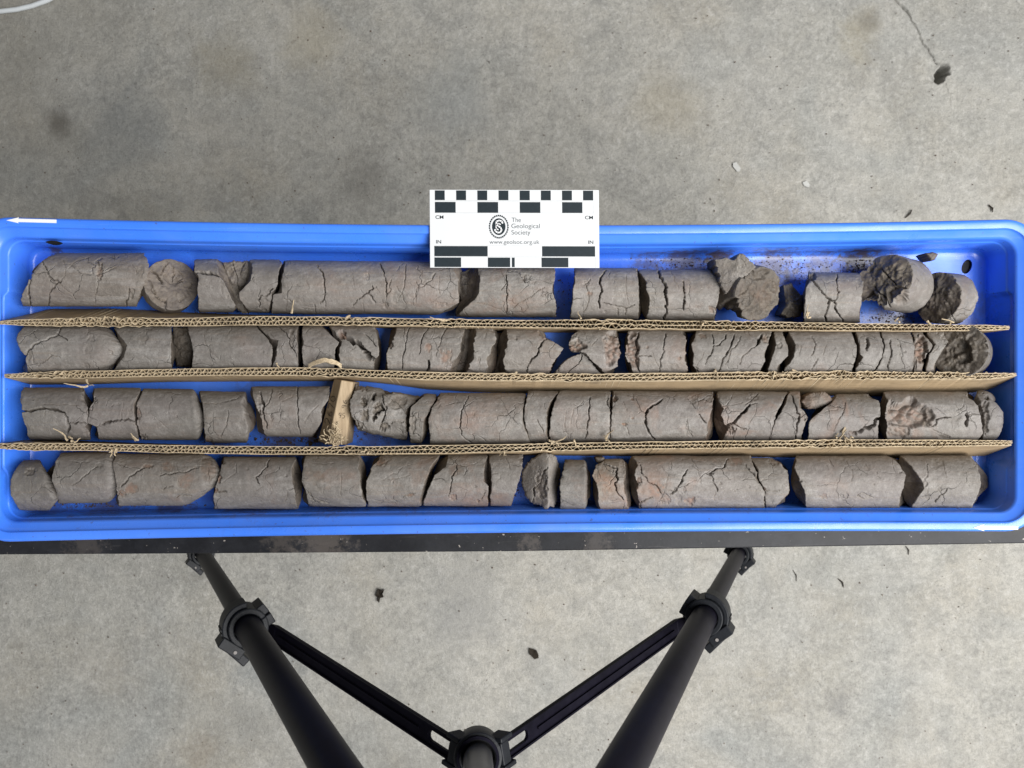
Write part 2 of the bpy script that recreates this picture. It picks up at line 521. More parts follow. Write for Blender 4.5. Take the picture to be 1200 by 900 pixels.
M_DARKGAP = plain('rubber_and_gap_shade', (0.008, 0.008, 0.008), 0.8, 0.2)  # rubber feet; also the painted shade of wall slot and hub gap
M_LEAF = plain('dead_leaf', (0.030, 0.024, 0.018), 0.8, 0.2, 200, 0.4)
M_CHIP = plain('white_stone_chip', (0.52, 0.52, 0.50), 0.7, 0.3, 200, 0.1)
# ------------------------------------------------------------------ concrete floor
def graded(lo, hi, a, b, coarse, fine):
    return np.unique(np.concatenate([np.arange(lo, a, coarse), np.arange(a, b, fine), np.arange(b, hi + coarse, coarse)]))


def seg_dist(px, py, line):
    """distance from points to a polyline, and how far along it (0..1)"""
    line = np.asarray(line, float)
    best = np.full(px.shape, 1e9)
    tt = np.zeros(px.shape)
    L = np.hypot(*(line[1:] - line[:-1]).T)
    tot, acc = L.sum(), 0.0
    for i in range(len(line) - 1):
        a, b = line[i], line[i + 1]
        if L[i] < 1e-9: continue
        u = np.clip(((px - a[0]) * (b[0] - a[0]) + (py - a[1]) * (b[1] - a[1])) / L[i] ** 2, 0, 1)
        d = np.hypot(px - a[0] - u * (b[0] - a[0]), py - a[1] - u * (b[1] - a[1]))
        m = d < best
        best = np.where(m, d, best)
        tt = np.where(m, (acc + u * L[i]) / tot, tt)
        acc += L[i]
    return best, tt


def rough_line(pts, amp, rng, lv=3):
    pts = [np.array(p, float) for p in pts]
    for k in range(lv):
        out = [pts[0]]
        for a, b in zip(pts[:-1], pts[1:]):
            d = b - a
            l = np.hypot(*d)
            if l > 1.6:
                m = (a + b) / 2 + np.array([-d[1], d[0]]) / l * rng.uniform(-1, 1) * min(amp, l * 0.25)
                out.append(m)
            out.append(b)
        pts = out
        amp *= 0.6
    return np.array(pts)


kf = FLOOR_D / F
xs = graded(-2.6, 2.6, 0.74, 0.96, 0.03, 0.0014)
ys = graded(-2.2, 2.2, 0.50, 0.82, 0.03, 0.0014)
X, Y = np.meshgrid(xs, ys)
PX, PY = 600 + X / kf, 450 - Y / kf
rng = np.random.default_rng(3)
Z = vnoise(np.stack([X, Y, X * 0], -1), 1.3, 5) * 0.002
crack_line = rough_line([(1036, -22), (1050, 0), (1066, 17), (1075, 32), (1083, 52), (1091, 63), (1098, 74)], 2.0, rng)
d, t = seg_dist(PX, PY, crack_line)
wd = 0.9 + 1.2 * np.exp(-((t - 0.35) / 0.06) ** 2)
Z -= 0.012 * np.clip(1.1 - d / wd, 0, 1)
crack_line = rough_line([(1108, 96), (1113, 110), (1116, 128), (1117, 150)], 2.0, rng)
d, t = seg_dist(PX, PY, crack_line)
Z -= 0.003 * np.clip(1 - d / 0.9, 0, 1) * (1 - t)
ca, sa = math.cos(0.5), math.sin(0.5)
u, v = (PX - 1105) * ca + (PY - 86) * sa, -(PX - 1105) * sa + (PY - 86) * ca
hd = np.sqrt((u / 7.5) ** 2 + (v / 13.0) ** 2) + 0.25 * vnoise(np.stack([PX, PY, PX * 0], -1), 0.22, 9)
Z -= 0.055 * sstep(1.0, 0.62, hd)
hd2 = np.sqrt(((PX - 1092) / 11) ** 2 + ((PY - 82) / 20) ** 2) + 0.3 * vnoise(np.stack([PX, PY, PX * 0], -1), 0.12, 19)
Z -= 0.0025 * sstep(1.0, 0.4, hd2)
ny, nx = X.shape
idx = np.arange(nx * ny).reshape(ny, nx)
quads = np.stack([idx[:-1, :-1], idx[:-1, 1:], idx[1:, 1:], idx[1:, :-1]], -1).reshape(-1, 4)
floor = mesh_obj('floor', np.stack([X, Y, Z], -1).reshape(-1, 3), quads, M_FLOOR)
tag(floor, 'stained grey concrete floor with a crack and a small hole at upper right', kind='structure')

# grit: tiny loose grains on the concrete
def shard(rng, s):
    """a small irregular stone, centred on the origin"""
    v = np.array([(1, 0, 0), (-1, 0, 0), (0, 1, 0), (0, -1, 0), (0, 0, 1), (0, 0, -1)], float)
    v = v * rng.uniform(0.5, 1.1, (6, 1)) + rng.uniform(-0.25, 0.25, (6, 3))
    v *= s
    q = Matrix.Rotation(rng.uniform(0, 6.28), 3, Vector(rng.normal(size=3)))
    v = np.array([tuple(q @ Vector(p)) for p in v])
    f = [(0, 2, 4), (2, 1, 4), (1, 3, 4), (3, 0, 4), (2, 0, 5), (1, 2, 5), (3, 1, 5), (0, 3, 5)]
    return v, f


grit = MB()
for i in range(520):
    p = W(rng.uniform(-40, 1240), rng.choice([rng.uniform(-20, 250), rng.uniform(655, 930)]), FLOOR_D)
    s = rng.uniform(0.0009, 0.0022)
    v, f = shard(rng, s)
    grit.add(v + p + [0, 0, 0.001 + s * 0.4], f)
g = grit.build('floor_grit', M_DIRT)
tag(g, 'loose dark grit scattered over the concrete floor', kind='stuff')


def flake(px, py, poly, h, depth=FLOOR_D, curl=0.0, seed=0):
    """a thin scrap with an irregular outline lying on a surface"""
    r = np.random.default_rng(seed)
    n = len(poly)
    mb = MB()
    c = W(px, py, depth)
    P = [W(px + x, py + y, depth) + [0, 0, 0.0012 + curl * r.uniform(0, 1)] for x, y in poly]
    top = [p + [0, 0, h] for p in P]
    V = P + top + [c + [0, 0, 0.001], c + [0, 0, h + 0.001]]
    Fc = []
    for i in range(n):
        j = (i + 1) % n
        Fc += [(i, j, n + j, n + i), (n + i, n + j, 2 * n + 1), (j, i, 2 * n)]
    mb.add(V, Fc)
    return mb


tag(flake(445, 697, [(-1, -8), (3, -6), (6, -7), (4, -2), (5, 2), (1, 3), (0, 8), (-3, 6), (-1, 2), (-5, 1), (-3, -3)], 0.003, curl=0.006, seed=1).build('leaf_scrap', M_LEAF),
    'dark curled leaf scrap on the floor left of the braces', 'leaf scrap')
tag(flake(625, 765, [(-5, -6), (0, -5), (4, -4), (6, 2), (6, 5), (1, 6), (-2, 3), (-5, 1)], 0.003, curl=0.006, seed=2).build('leaf_scrap', M_LEAF),
    'dark squarish leaf scrap on the floor between the tripod legs', 'leaf scrap')
tag(flake(862.5, 195.5, [(-4, -4), (0, -5), (5, 2), (4, 6), (1, 6), (-4, 0)], 0.002, seed=3).build('stone_chip', M_CHIP),
    'white stone chip on the floor above the tray, the brighter one', 'stone chip')
tag(flake(944, 216, [(-4, -2), (1, -4), (5, 1), (3, 4), (-2, 2)], 0.0012, seed=4).build('stone_chip', M_CHIP),
    'flat pale chip on the floor, lower right of the brighter one', 'stone chip')


def twig(px0, py0, px1, py1, r, mat, label):
    a, b = W(px0, py0, FLOOR_D), W(px1, py1, FLOOR_D)
    m = (a + b) / 2 + [0.003, 0.001, 0]
    mb = MB().tube([a + [0, 0, r + .001], m + [0, 0, r + .002], b + [0, 0, r + .001]], [r * .6, r, r * .5], 6)
    tag(mb.build('straw', mat), label, 'straw')


twig(982, 678, 988, 688, 0.0016, M_LEAF, 'short dark straw on the floor below the bench, middle one')
twig(929, 668, 933, 681, 0.0009, M_LEAF, 'thin dark straw on the floor just right of the tripod leg')
twig(1061, 640, 1064, 650, 0.0012, M_LEAF, 'dark straw against the bench edge, furthest from the tripod')
twig(1060, 256, 1068, 246, 0.0016, M_LEAF, 'dark straw on the floor above the tray rim')
twig(1158, 241, 1162, 249, 0.0022, M_LEAF, 'short stubby dark straw on the floor above the tray corner')

# white cable lying on the floor, top left corner
pts = [W(x, y, FLOOR_D - 0.006) for x, y in ((-90, 3), (-60, 10), (-30, 13.6), (0, 13.4), (20, 11), (38, 6.8), (56, 0.2), (78, -12), (100, -30), (120, -55))]
cable = MB().tube(pts, 0.0048, 12).build('cable', M_HOSE, smooth=True)
tag(cable, 'white round cable curving across the floor at the corner', 'cable')

# ------------------------------------------------------------------ bench
bench = empty('bench', (0, 0, 0))
tag(bench, 'narrow black painted bench carrying the blue tray', 'bench')
zt = CAM_Z - BENCH_D
mb = MB()
fr = [W(px, py, BENCH_D) for px, py in ((-160, 651.3), (0, 650), (250, 648.6), (600, 646.2), (900, 641.5), (1200, 636.8), (1360, 634))]
top = [(p[0], p[1]) for p in fr] + [(fr[-1][0], 0.158), (fr[0][0], 0.146)]
mb.prism(top, zt - 0.028, zt)
mb.build('board', M_BENCH, bench, bevel=0.0012, seg=2)
for sx in (-0.5, 0.5):
    for sy in (-0.10, 0.10):
        MB().box((sx, sy, (zt - 0.03) / 2), (0.035, 0.035, zt - 0.03)).build('leg', M_BENCH, bench, bevel=0.002)
    MB().box((sx, 0, 0.25), (0.025, 0.165, 0.03)).build('cross_rail', M_BENCH, bench, bevel=0.002)

# ------------------------------------------------------------------ blue tray
XL, XR, H = -0.512, 0.5035, 0.15


def rim_y(x, top):
    q = np.clip((x - (-0.004)) / 0.5, -1.05, 1.05)
    if top: return 0.1586 - 0.0011 * q - 0.0074 * (1 - q * q)
    return -0.1457 + 0.0052 * q + 0.0040 * (1 - q * q)


def tray_map(x, y):
    s = (y + H) / (2 * H)
    return x, y + s * (rim_y(x, True) - H) + (1 - s) * (rim_y(x, False) + H)


def rr_loop(o, R):
    ox = o * 1.2
    x0, x1, y0, y1 = XL + ox, XR - ox, -H + o, H - o
    r = max(R - o, 0.006)
    pts = []
    def line(a, b, n):
        for i in range(n): pts.append((a[0] + (b[0] - a[0]) * i / n, a[1] + (b[1] - a[1]) * i / n))
    def arc(cx, cy, a0, n=10):
        for i in range(n): pts.append((cx + r * math.cos(a0 + math.pi / 2 * i / n), cy + r * math.sin(a0 + math.pi / 2 * i / n)))
    line((x0 + r, y0), (x1 - r, y0), 110); arc(x1 - r, y0 + r, -math.pi / 2)
    line((x1, y0 + r), (x1, y1 - r), 56); arc(x1 - r, y1 - r, 0)
    line((x1 - r, y1), (x0 + r, y1), 110); arc(x0 + r, y1 - r, math.pi / 2)
    line((x0, y1 - r), (x0, y0 + r), 56); arc(x0 + r, y0 + r, math.pi)
    return pts


PROFILE = [(0.0265, -0.0594), (0.0245, -0.0594), (0.0215, -0.057), (0.018, -0.020), (0.0022, -0.0195), (0.0002, -0.018), (0.0, -0.003), (0.0006, -0.0012), (0.002, -0.0002),
           (0.0035, 0.0), (0.0078, 0.0), (0.0088, -0.0005), (0.0094, -0.0022), (0.0104, -0.0034), (0.0158, -0.0062), (0.0172, -0.0074), (0.0180, -0.0096), (0.0184, -0.0175),
           (0.0189, -0.0186), (0.0194, -0.0190), (0.0198, -0.0200), (0.0206, -0.050), (0.0216, -0.0530), (0.0240, -0.0551), (0.0280, -0.0555)]
V, Fc = [], []
zr = CAM_Z - RIM_D
loops = []
for o, z in PROFILE:
    lp = rr_loop(o, 0.034)
    base = len(V)
    for x, y in lp:
        sx = 0.0
        if z < -0.009 and o > 0.0175:
            edge = sstep(0.086, 0.081, abs(y + 0.003))
            if x > XR - o * 1.2 - 0.001: sx = 0.0045 * edge * sstep(-0.009, -0.013, z) * sstep(-0.054, -0.050, z)
            if x < XL + o * 1.2 + 0.001: sx = -0.0045 * edge * sstep(-0.009, -0.013, z) * sstep(-0.054, -0.050, z)
        mx, my = tray_map(x, y)
        V.append((mx + sx, my, zr + z))
    loops.append(list(range(base, len(V))))
for a, b in zip(loops[:-1], loops[1:]):
    n = len(a)
    for i in range(n):
        Fc.append((a[i], a[(i + 1) % n], b[(i + 1) % n], b[i]))
# floor of the tray with a drain hole through it
from mathutils.geometry import tessellate_polygon
hc = W(1133, 312.5, BASE_D)
hole = []
for k in range(20):
    a = 2 * math.pi * k / 20
    ex, ey = 0.0050 * math.cos(a), 0.0076 * math.sin(a)
    ca, sa = math.cos(-0.42), math.sin(-0.42)
    hole.append((hc[0] + ex * ca - ey * sa, hc[1] + ex * sa + ey * ca))
h0 = len(V)
V += [(x, y, zr - 0.0555) for x, y in hole]
h1 = len(V)
V += [(x, y, zr - 0.0570) for x, y in hole]
for k in range(20): Fc.append((h0 + k, h0 + (k + 1) % 20, h1 + (k + 1) % 20, h1 + k))
allv = loops[-1] + list(range(h0, h0 + 20))
for tri in tessellate_polygon([[Vector(V[i]) for i in loops[-1]], [Vector(V[i]) for i in range(h0, h0 + 20)]]):
    Fc.append(tuple(allv[i] for i in tri))
me_mb = MB().add(V, Fc)
tray = me_mb.build('core_tray', M_BLUE, smooth=True)
tag(tray, 'long blue plastic core tray lying on the black bench', 'core tray')


def arrow(tipx, tipy, headx, tailx, taily, hh, sh, name='arrow'):
    mb = MB()
    pts = [(tipx, tipy), (headx, tipy - hh), (headx - 1, tipy - sh), (tailx, taily - sh), (tailx, taily + sh), (headx - 1, tipy + sh), (headx, tipy + hh)]
    w = [W(x, y, RIM_D - 0.0003)[:2] for x, y in pts]
    mb.prism([tuple(p) for p in reversed(w)], zr - 0.0002, zr + 0.0005)
    return mb.build(name, M_WHITE, tray)


arrow(7.5, 258.2, 22, 66, 259.4, 3.4, 2.0)['label'] = 'white arrow moulded on the far rim'
arrow(1141, 618.4, 1153.5, 1193, 618.6, 4.0, 2.1)['label'] = 'white arrow moulded on the near rim'
# solid dark oval for the shade inside a mud-smeared slot, far wall
mb = MB()
c = W(62, 284.2, RIM_D + 0.006)
bm_pts = [(c[0] + 0.0062 * math.cos(a) * (1 + .15 * math.sin(3 * a)), c[1] + 0.0016 * math.sin(a)) for a in np.linspace(0, 2 * math.pi, 16, endpoint=False)]
mb.prism(bm_pts, c[2] - 0.006, c[2] + 0.0012)
mb.build('wall_slot_shade', M_DARKGAP, tray)

# crumbs of dried mud in the tray: too many to count
crumbs = MB()


def crumb_patch(x0, x1, y0, y1, n, smin, smax, depth=BASE_D - 0.0004):
    for i in range(int(n * 1.0)):
        x = np.clip(rng.normal((x0 + x1) / 2, (x1 - x0) / 3.4), x0, x1)
        y = np.clip(rng.normal((y0 + y1) / 2, (y1 - y0) / 3.2), y0, y1)
        s = smin * (smax / smin) ** (1.1 * rng.uniform(0, 1) ** 3)
        v, f = shard(rng, s)
        crumbs.add(v * [1, 1, 0.6] + W(x, y, depth) + [0, 0, s * 0.3], f)


for a in ((740, 850, 303, 322, 220, .0004, .0012), (825, 850, 300, 330, 120, .0005, .0015), (880, 975, 302, 325, 200, .0004, .0012), (985, 1025, 305, 322, 180, .0004, .0015), (1010, 1085, 366, 377, 150, .0004, .0014),
          (650, 680, 320, 372, 40, .0005, .0012), (60, 160, 590, 600, 260, .0005, .0016), (160, 245, 588, 600, 160, .0005, .0018), (200, 600, 594, 600, 420, .0005, .0015), (600, 660, 570, 600, 120, .0005, .0016), (600, 1000, 596, 601, 150, .0005, .0014),
          (290, 375, 511, 521, 90, .0006, .0022), (405, 470, 500, 521, 60, .0005, .0018), (345, 380, 490, 520, 60, .0006, .0028), (230, 300, 515, 522, 40, .0005, .001), (1172, 1188, 510, 535, 14, .0006, .0016), (60, 330, 362, 370, 90, .0005, .0014),
          (555, 660, 300, 380, 60, .0005, .0012), (1120, 1146, 325, 360, 25, .0005, .001), (930, 950, 320, 378, 40, .0006, .002), (0, 60, 300, 600, 40, .0004, .0009), (1150, 1180, 350, 600, 30, .0004, .0008)):
    crumb_patch(*a)
cr = crumbs.build('mud_crumbs', M_DIRT)
tag(cr, 'dry brown mud crumbs scattered on the blue tray floor', kind='stuff')


# ------------------------------------------------------------------ corrugated cardboard dividers
def interp(tab, x):
    t = np.array(tab, float)
    return np.interp(x, t[:, 0], t[:, 1])


def divider(edge, base, x0, x1, label, seed, frays, fray_w, zt=0.815, zb=0.8615):
    """edge: (px, upper line, lower line) of the cut top edge; base: (px, line) of the foot of its near face"""
    r = np.random.default_rng(seed)
    root = empty('cardboard_divider', tuple(W(600, interp([(e[0], e[2]) for e in edge], 600), zb)))
    off = np.array(root.location)
    tag(root, label, 'divider', 'corrugated cardboard dividers between the core rows')
    xw0, xw1 = (x0 - 600) * zt / F, (x1 - 600) * zt / F
    nb = 260
    xg = np.linspace(xw0, xw1, nb)

    def line(frac, x):
        """y of the layer at fraction frac (0 far side, 1 near side) at world x, top and foot"""
        px = 600 + x * F / zt
        sm = lambda k: interp([(e[0], e[k]) for e in edge], px)
        yt = (450 - (sm(1) * (1 - frac) + sm(2) * frac)) * zt / F
        yfoot = (450 - interp(base, 600 + x * F / zb)) * zb / F
        thick = (sm(2) - sm(1)) * zt / F
        yb = yfoot + (1 - frac) * thick
        return yt, yb

    ph = r.uniform(0, 6)

    def mask(x):
        return sum(np.exp(-((600 + x * F / zt - c) / w) ** 2) for c, w in frays) if frays else 0 * x

    def ztop(x, k):
        P = np.stack([x, x * 0 + k * 3.1 + seed, x * 0], -1)
        return CAM_Z - zt + 0.0008 * vnoise(P, 40, seed) + 0.0005 * vnoise(P, 160, seed + 1) - 0.002 * np.clip(mask(x), 0, 1.2) * np.abs(vnoise(P, 200, seed + 2))

    def sheet(name, xv, dy, frac, th, mat, k, tears=True):
        yt, yb = line(frac, xv)
        P = np.stack([xv, xv * 0 + k, xv * 0], -1)
        wob = 0.0003 * vnoise(P, 60, seed + 7)
        tearw = mask(xv) * 0.0012 * vnoise(P, 300, seed + 3)
        zT, zB = ztop(xv, k), CAM_Z - zb
        rows = []
        for s in (0.0, 0.05, 0.35, 1.0):
            z = zT + (zB - zT) * s
            y = yt + (yb - yt) * s + dy + wob * (1 - s) + tearw * (1.0 if s == 0 else 0.35 if s < 0.1 else 0)
            rows.append(np.stack([xv, y, z], -1))
        V = []
        n = len(xv)
        for rr in rows: V.append(rr + [0, th / 2, 0])
        for rr in rows[::-1]: V.append(rr - [0, th / 2, 0])
        V = np.concatenate(V) - off
        m = len(rows) * 2
        I = np.arange(m * n).reshape(m, n)
        Q = []
        for a in range(m):
            b = (a + 1) % m
            Q.append(np.stack([I[a, :-1], I[a, 1:], I[b, 1:], I[b, :-1]], -1))
        Q = np.concatenate(Q)
        o = mesh_obj(name, V, Q, mat, root, smooth=False)
        if mat is not M_TORN:
            # the cut edge shows paler raw fibre
            o.data.materials.append(M_TORN)
            mi = np.zeros(len(o.data.polygons), dtype=np.int32)
            nq = n - 1
            for blk in (0, m - 2, m - 1): mi[blk * nq:(blk + 1) * nq] = 1
            if len(mi) == m * nq: o.data.polygons.foreach_set('material_index', mi)
        return o

    for k, fr in enumerate((0.04, 0.5, 0.96)):
        sheet('liner', xg, 0.0, fr, 0.0007 if k != 1 else 0.0006, M_CARD, k)
    for k, fr in enumerate((0.27, 0.73)):
        pitch = 0.0068 if k == 0 else 0.0063
        n = int((xw1 - xw0) / pitch * 10)
        xv = np.linspace(xw0, xw1, n)
        th = line(1.0, xv)[0] - line(0.0, xv)[0]
        amp = np.abs(th) * 0.205
        P = np.stack([xv, xv * 0, xv * 0], -1)
        phase = 2 * np.pi * xv / pitch + ph + 2.0 * vnoise(P, 14, seed + 40 + k) + 0.7 * vnoise(P, 70, seed + 44 + k) + 2.2 * mask(xv) * vnoise(P, 90, seed + 50)
        sheet('fluting', xv, amp * np.sin(phase) * (1 + 0.4 * vnoise(P, 45, seed + 60 + k)), fr, 0.0006, M_TORN, 5 + k)
    # torn paper strands standing up from the cut edge
    for px, py, n, size in fray_w:
        mb = MB()
        for i in range(max(1, n // 2)):
            p = W(px + r.normal(0, size * .5), py + r.normal(0, size * .35), zt - 0.0005) - off
            a = r.uniform(0, 6.28)
            pts = [p]
            dv = np.array([math.cos(a), math.sin(a), 0.6]) * min(size, 6) * 0.00013
            for s in range(5):
                dv = dv * 0.9 + r.normal(0, size * 0.00016, 3)
                pts.append(pts[-1] + dv)
            mb.tube([tuple(q) for q in pts], [0.0013 * (1 - .14 * s) * r.uniform(.6, 1.1) for s in range(6)], 5)
        mb.build('torn_strand', M_TORN, root)
    return root


D1 = divider([(-2, 377, 380), (25, 374.5, 381.5), (100, 372, 382.5), (200, 373, 382.3), (300, 370.5, 381.5), (400, 371, 381), (500, 373.5, 382.5), (600, 375, 384), (700, 374.5, 385), (800, 376, 386), (900, 376.5, 387), (1000, 379, 388), (1100, 380, 388), (1160, 381, 387.5), (1184, 382, 386)],
             [(10, 374), (60, 369), (100, 371), (150, 372), (200, 374), (300, 379), (400, 383), (600, 389.5), (800, 390.5), (1000, 391), (1150, 390.5)], -2, 1183,
             'cardboard divider between the first and second rows, nearest the scale card', 11, [(110, 60), (140, 30), (520, 25), (720, 50), (870, 40), (410, 20)],
             [(413, 371, 5, 7), (522, 373, 4, 6), (680, 373.5, 3, 5), (950, 371, 5, 8), (1050, 376.5, 4, 4), (1085, 377.5, 5, 5), (1117, 378.5, 4, 5), (345, 369, 3, 4), (820, 375.5, 4, 5)])
D2 = divider([(5, 438, 442.5), (50, 436, 443), (100, 434.5, 443), (200, 432.3, 440.5), (300, 431, 440), (350, 430.5, 440), (400, 432, 441.5), (450, 434, 443), (500, 436, 445), (600, 438, 446.5), (700, 438, 447), (800, 437, 446), (900, 435.5, 445), (1000, 435, 444), (1100, 436, 444.5), (1160, 437, 444), (1191, 437.5, 440)],
             [(20, 450.5), (100, 450.5), (200, 447.5), (300, 447), (420, 446.5), (460, 450.5), (500, 456), (560, 459.5), (700, 462), (800, 462.8), (900, 462), (1000, 463.5), (1060, 465), (1120, 463), (1155, 457)], 5, 1191,
             'cardboard divider between the second and third rows, with a wide bare face', 22, [(385, 26), (60, 40), (640, 60), (920, 60), (1000, 50), (1120, 40)],
             [(105, 448, 5, 6), (835, 433.5, 5, 6), (910, 436, 4, 5), (928, 434.5, 3, 4), (600, 437, 3, 5), (327, 428, 2, 4)])
D3 = divider([(-2, 520, 526.5), (30, 519.5, 527.5), (100, 519.5, 528), (200, 521.5, 531), (300, 523, 532.3), (400, 523.3, 532.5), (500, 522, 532), (600, 520.5, 529.5), (700, 518.5, 527.5), (800, 517, 526), (900, 516, 525), (1000, 515, 524), (1100, 515.2, 523.5), (1187, 516.5, 521.5)],
             [(20, 521), (150, 527), (300, 533), (400, 534.5), (600, 533.5), (700, 534), (800, 534.8), (900, 535.5), (1000, 536.5), (1080, 536.5), (1155, 534)], -2, 1186,
             'cardboard divider between the third and fourth rows, nearest the tripod', 33, [(20, 30), (400, 20), (650, 30), (960, 40)],
             [(81, 515, 7, 6), (134, 526, 6, 6), (160, 517, 5, 5), (432, 529, 4, 6), (593, 529, 4, 5), (649, 520, 7, 7), (708, 515.5, 6, 6), (983, 509, 8, 7), (992, 513, 6, 7), (671, 517, 3, 4), (1096, 515, 3, 4)])
# arched strip of torn liner on the second divider, shredded wad of fibre on the third
mb = MB()
off = np.array(D2.location)
rr = np.random.default_rng(5)
for k in range(5):
    pts = []
    for s in np.linspace(0, 1, 14):
        px = 362 + 38 * s
        py = 431 - 7.0 * math.sin(math.pi * s) ** 0.8 - k * 0.9 + rr.normal(0, .5)
        pts.append(tuple(W(px, py, 0.812 - 0.006 * math.sin(math.pi * s)) - off))
    mb.tube(pts, 0.0009, 5)
mb.build('torn_strip', M_TORN, D2)
mb = MB()
off = np.array(D3.location)
for k in range(46):
    p = W(391 + rr.normal(0, 3.6), 511 + rr.normal(0, 4.6), 0.812 + rr.uniform(0, .006)) - off
    pts = [p]
    dv = rr.normal(0, .0018, 3)
    for s in range(6):
        dv = dv * .4 + rr.normal(0, .0011, 3)
        pts.append(pts[-1] + dv)
    mb.tube([tuple(q) for q in pts], [rr.uniform(.0003, .0008) for s in range(7)], 5)
mb.build('fibre_wad', M_TORN, D3)

# ------------------------------------------------------------------ scale card
CARD_D = 0.8075
c00, c10, c01 = W(503.3, 222.2, CARD_D), W(701.8, 222.6, CARD_D), W(504.0, 313.6, CARD_D)
ex, ey = c10 - c00, c01 - c00
zc = c00[2]


def cp(zx, zy):
    """card coordinates from enlarged-view measurements"""
    p = c00 + ex * ((zx - 75) / 1080.0) + ey * ((zy - 67) / 500.0)
    return (p[0], p[1])


card_mb = MB().prism([cp(75, 567), cp(1155, 567), cp(1155, 67), cp(75, 67)], zc - 0.0008, zc)
card = card_mb.build('scale_card', M_CARDW, bevel=0.0002, seg=1)
tag(card, 'white scale card with black centimetre and inch bars on the tray rim', 'scale card')


def rects(name, lst, mat, h=0.00012):
    mb = MB()
    for x0, y0, x1, y1 in lst:
        mb.prism([cp(x0, y1), cp(x1, y1), cp(x1, y0), cp(x0, y0)], zc + 0.00004, zc + h)
    return mb.build(name, mat, card)


for x0, x1 in ((109, 172), (245, 308), (380, 443), (515, 578), (650, 714), (785, 848), (920, 983), (1054, 1118)):
    rects('scale_bar', [(x0, 72, x1, 134)], M_INK)
for x0, x1 in ((109, 241), (380, 512), (650, 781), (920, 1049)):
    rects('scale_bar', [(x0, 146, x1, 215)], M_INK)
for x0, x1 in ((103, 443), (790, 1128)):
    rects('scale_bar', [(x0, 429, x1, 494)], M_INK)
for x0, x1 in ((103, 273), (444, 586), (597, 615), (786, 957)):  # the break in one bar leaves a white line in place of glare
    rects('scale_bar', [(x0, 502, x1, 563)], M_INK)
rects('bar_outline', [(109, 137, 1118, 141), (109, 214, 1120, 217.5), (1117, 146, 1120, 217), (103, 426, 1130, 428.5), (103, 496, 1130, 499.5), (1129, 500, 1132, 563), (1118, 72, 1120, 134)], M_GREYINK)


def text(body, zx, zy, zh, zw, mat, name='lettering', serif=False):
    """letters zh high (cap height, enlarged px) with baseline at zx, zy, stretched to width zw"""
    cu = bpy.data.curves.new(name, 'FONT')
    cu.body = body
    cu.size = 1.0
    cu.extrude = 0.0
    cu.offset = -0.008 if serif else 0.012
    o = bpy.data.objects.new('tmp', cu)
    C.objects.link(o)
    dg = bpy.context.evaluated_depsgraph_get()
    dg.update()
    me = bpy.data.meshes.new_from_object(o.evaluated_get(dg))
    bpy.data.objects.remove(o)
    V = np.array([v.co for v in me.vertices])
    wx0, wx1 = V[:, 0].min(), V[:, 0].max()
    cap = 0.70
    polys = [tuple(p.vertices) for p in me.polygons]
    out = [(*cp(zx + (x - wx0) / (wx1 - wx0) * zw, zy - y / cap * zh), zc + 0.00012) for x, y, z in V]
    mb = MB().add(out, polys)
    o2 = mb.build(name, mat, card)
    return o2


text('CM', 112, 254, 22, 51, M_INK)
text('CM', 1065, 255, 22, 51, M_INK)
text('IN', 115, 412, 22, 32, M_INK)
text('IN', 1085, 413, 22, 32, M_INK)
text('The', 598, 274, 29, 58, M_INK, serif=True)
text('Geological', 596, 313, 29, 180, M_INK, serif=True)
text('Society', 596, 354, 29, 120, M_INK, serif=True)
text('www.geolsoc.org.uk', 455, 414, 26, 318, M_INK, serif=True)


def ring(name, cx, cy, rx0, ry0, rx1, ry1, a0=0, a1=2 * math.pi, n=48, mat=M_INK, mb=None, dz=0.00012):
    own = mb is None
    mb = mb or MB()
    V, Fc = [], []
    for i in range(n + 1):
        a = a0 + (a1 - a0) * i / n
        V.append((*cp(cx + rx0 * math.cos(a), cy + ry0 * math.sin(a)), zc + dz))
        V.append((*cp(cx + rx1 * math.cos(a), cy + ry1 * math.sin(a)), zc + dz))
    for i in range(n): Fc.append((2 * i, 2 * i + 1, 2 * i + 3, 2 * i + 2))
    mb.add(V, Fc)
    return mb.build(name, mat, card) if own else mb


em = MB()
for k in range(30):
    a = 2 * math.pi * k / 30
    ring('', 515, 304, 57, 69, 63.5, 76.5, a, a + 0.15, 3, mb=em)
ring('', 515, 304, 54.5, 66.5, 57.5, 69.5, mb=em)
ring('', 515, 304, 0.5, 0.5, 43, 54, mb=em)
em.build('emblem', M_INK, card)
es = MB()
for pts, w in (([(540, 282), (533, 268), (517, 264), (501, 271), (499, 287), (512, 300), (527, 310), (533, 325), (524, 340), (508, 342), (494, 332), (490, 322)], 4.6),
               ([(526, 290), (516, 283), (504, 288), (497, 300), (500, 316), (512, 324)], 3.2)):
    for (xa, ya), (xb, yb) in zip(pts[:-1], pts[1:]):
        l = math.hypot(xb - xa, yb - ya)
        nx, ny = -(yb - ya) / l * w, (xb - xa) / l * w
        tx, ty = (xb - xa) / l * 1.5, (yb - ya) / l * 1.5
        q = [(xa + nx - tx, ya + ny - ty), (xb + nx + tx, yb + ny + ty), (xb - nx + tx, yb - ny + ty), (xa - nx - tx, ya - ny - ty)]
        es.add([(*cp(x, y), zc + 0.0002) for x, y in q], [(0, 1, 2, 3)])
es.build('monogram', M_WHITE, card)

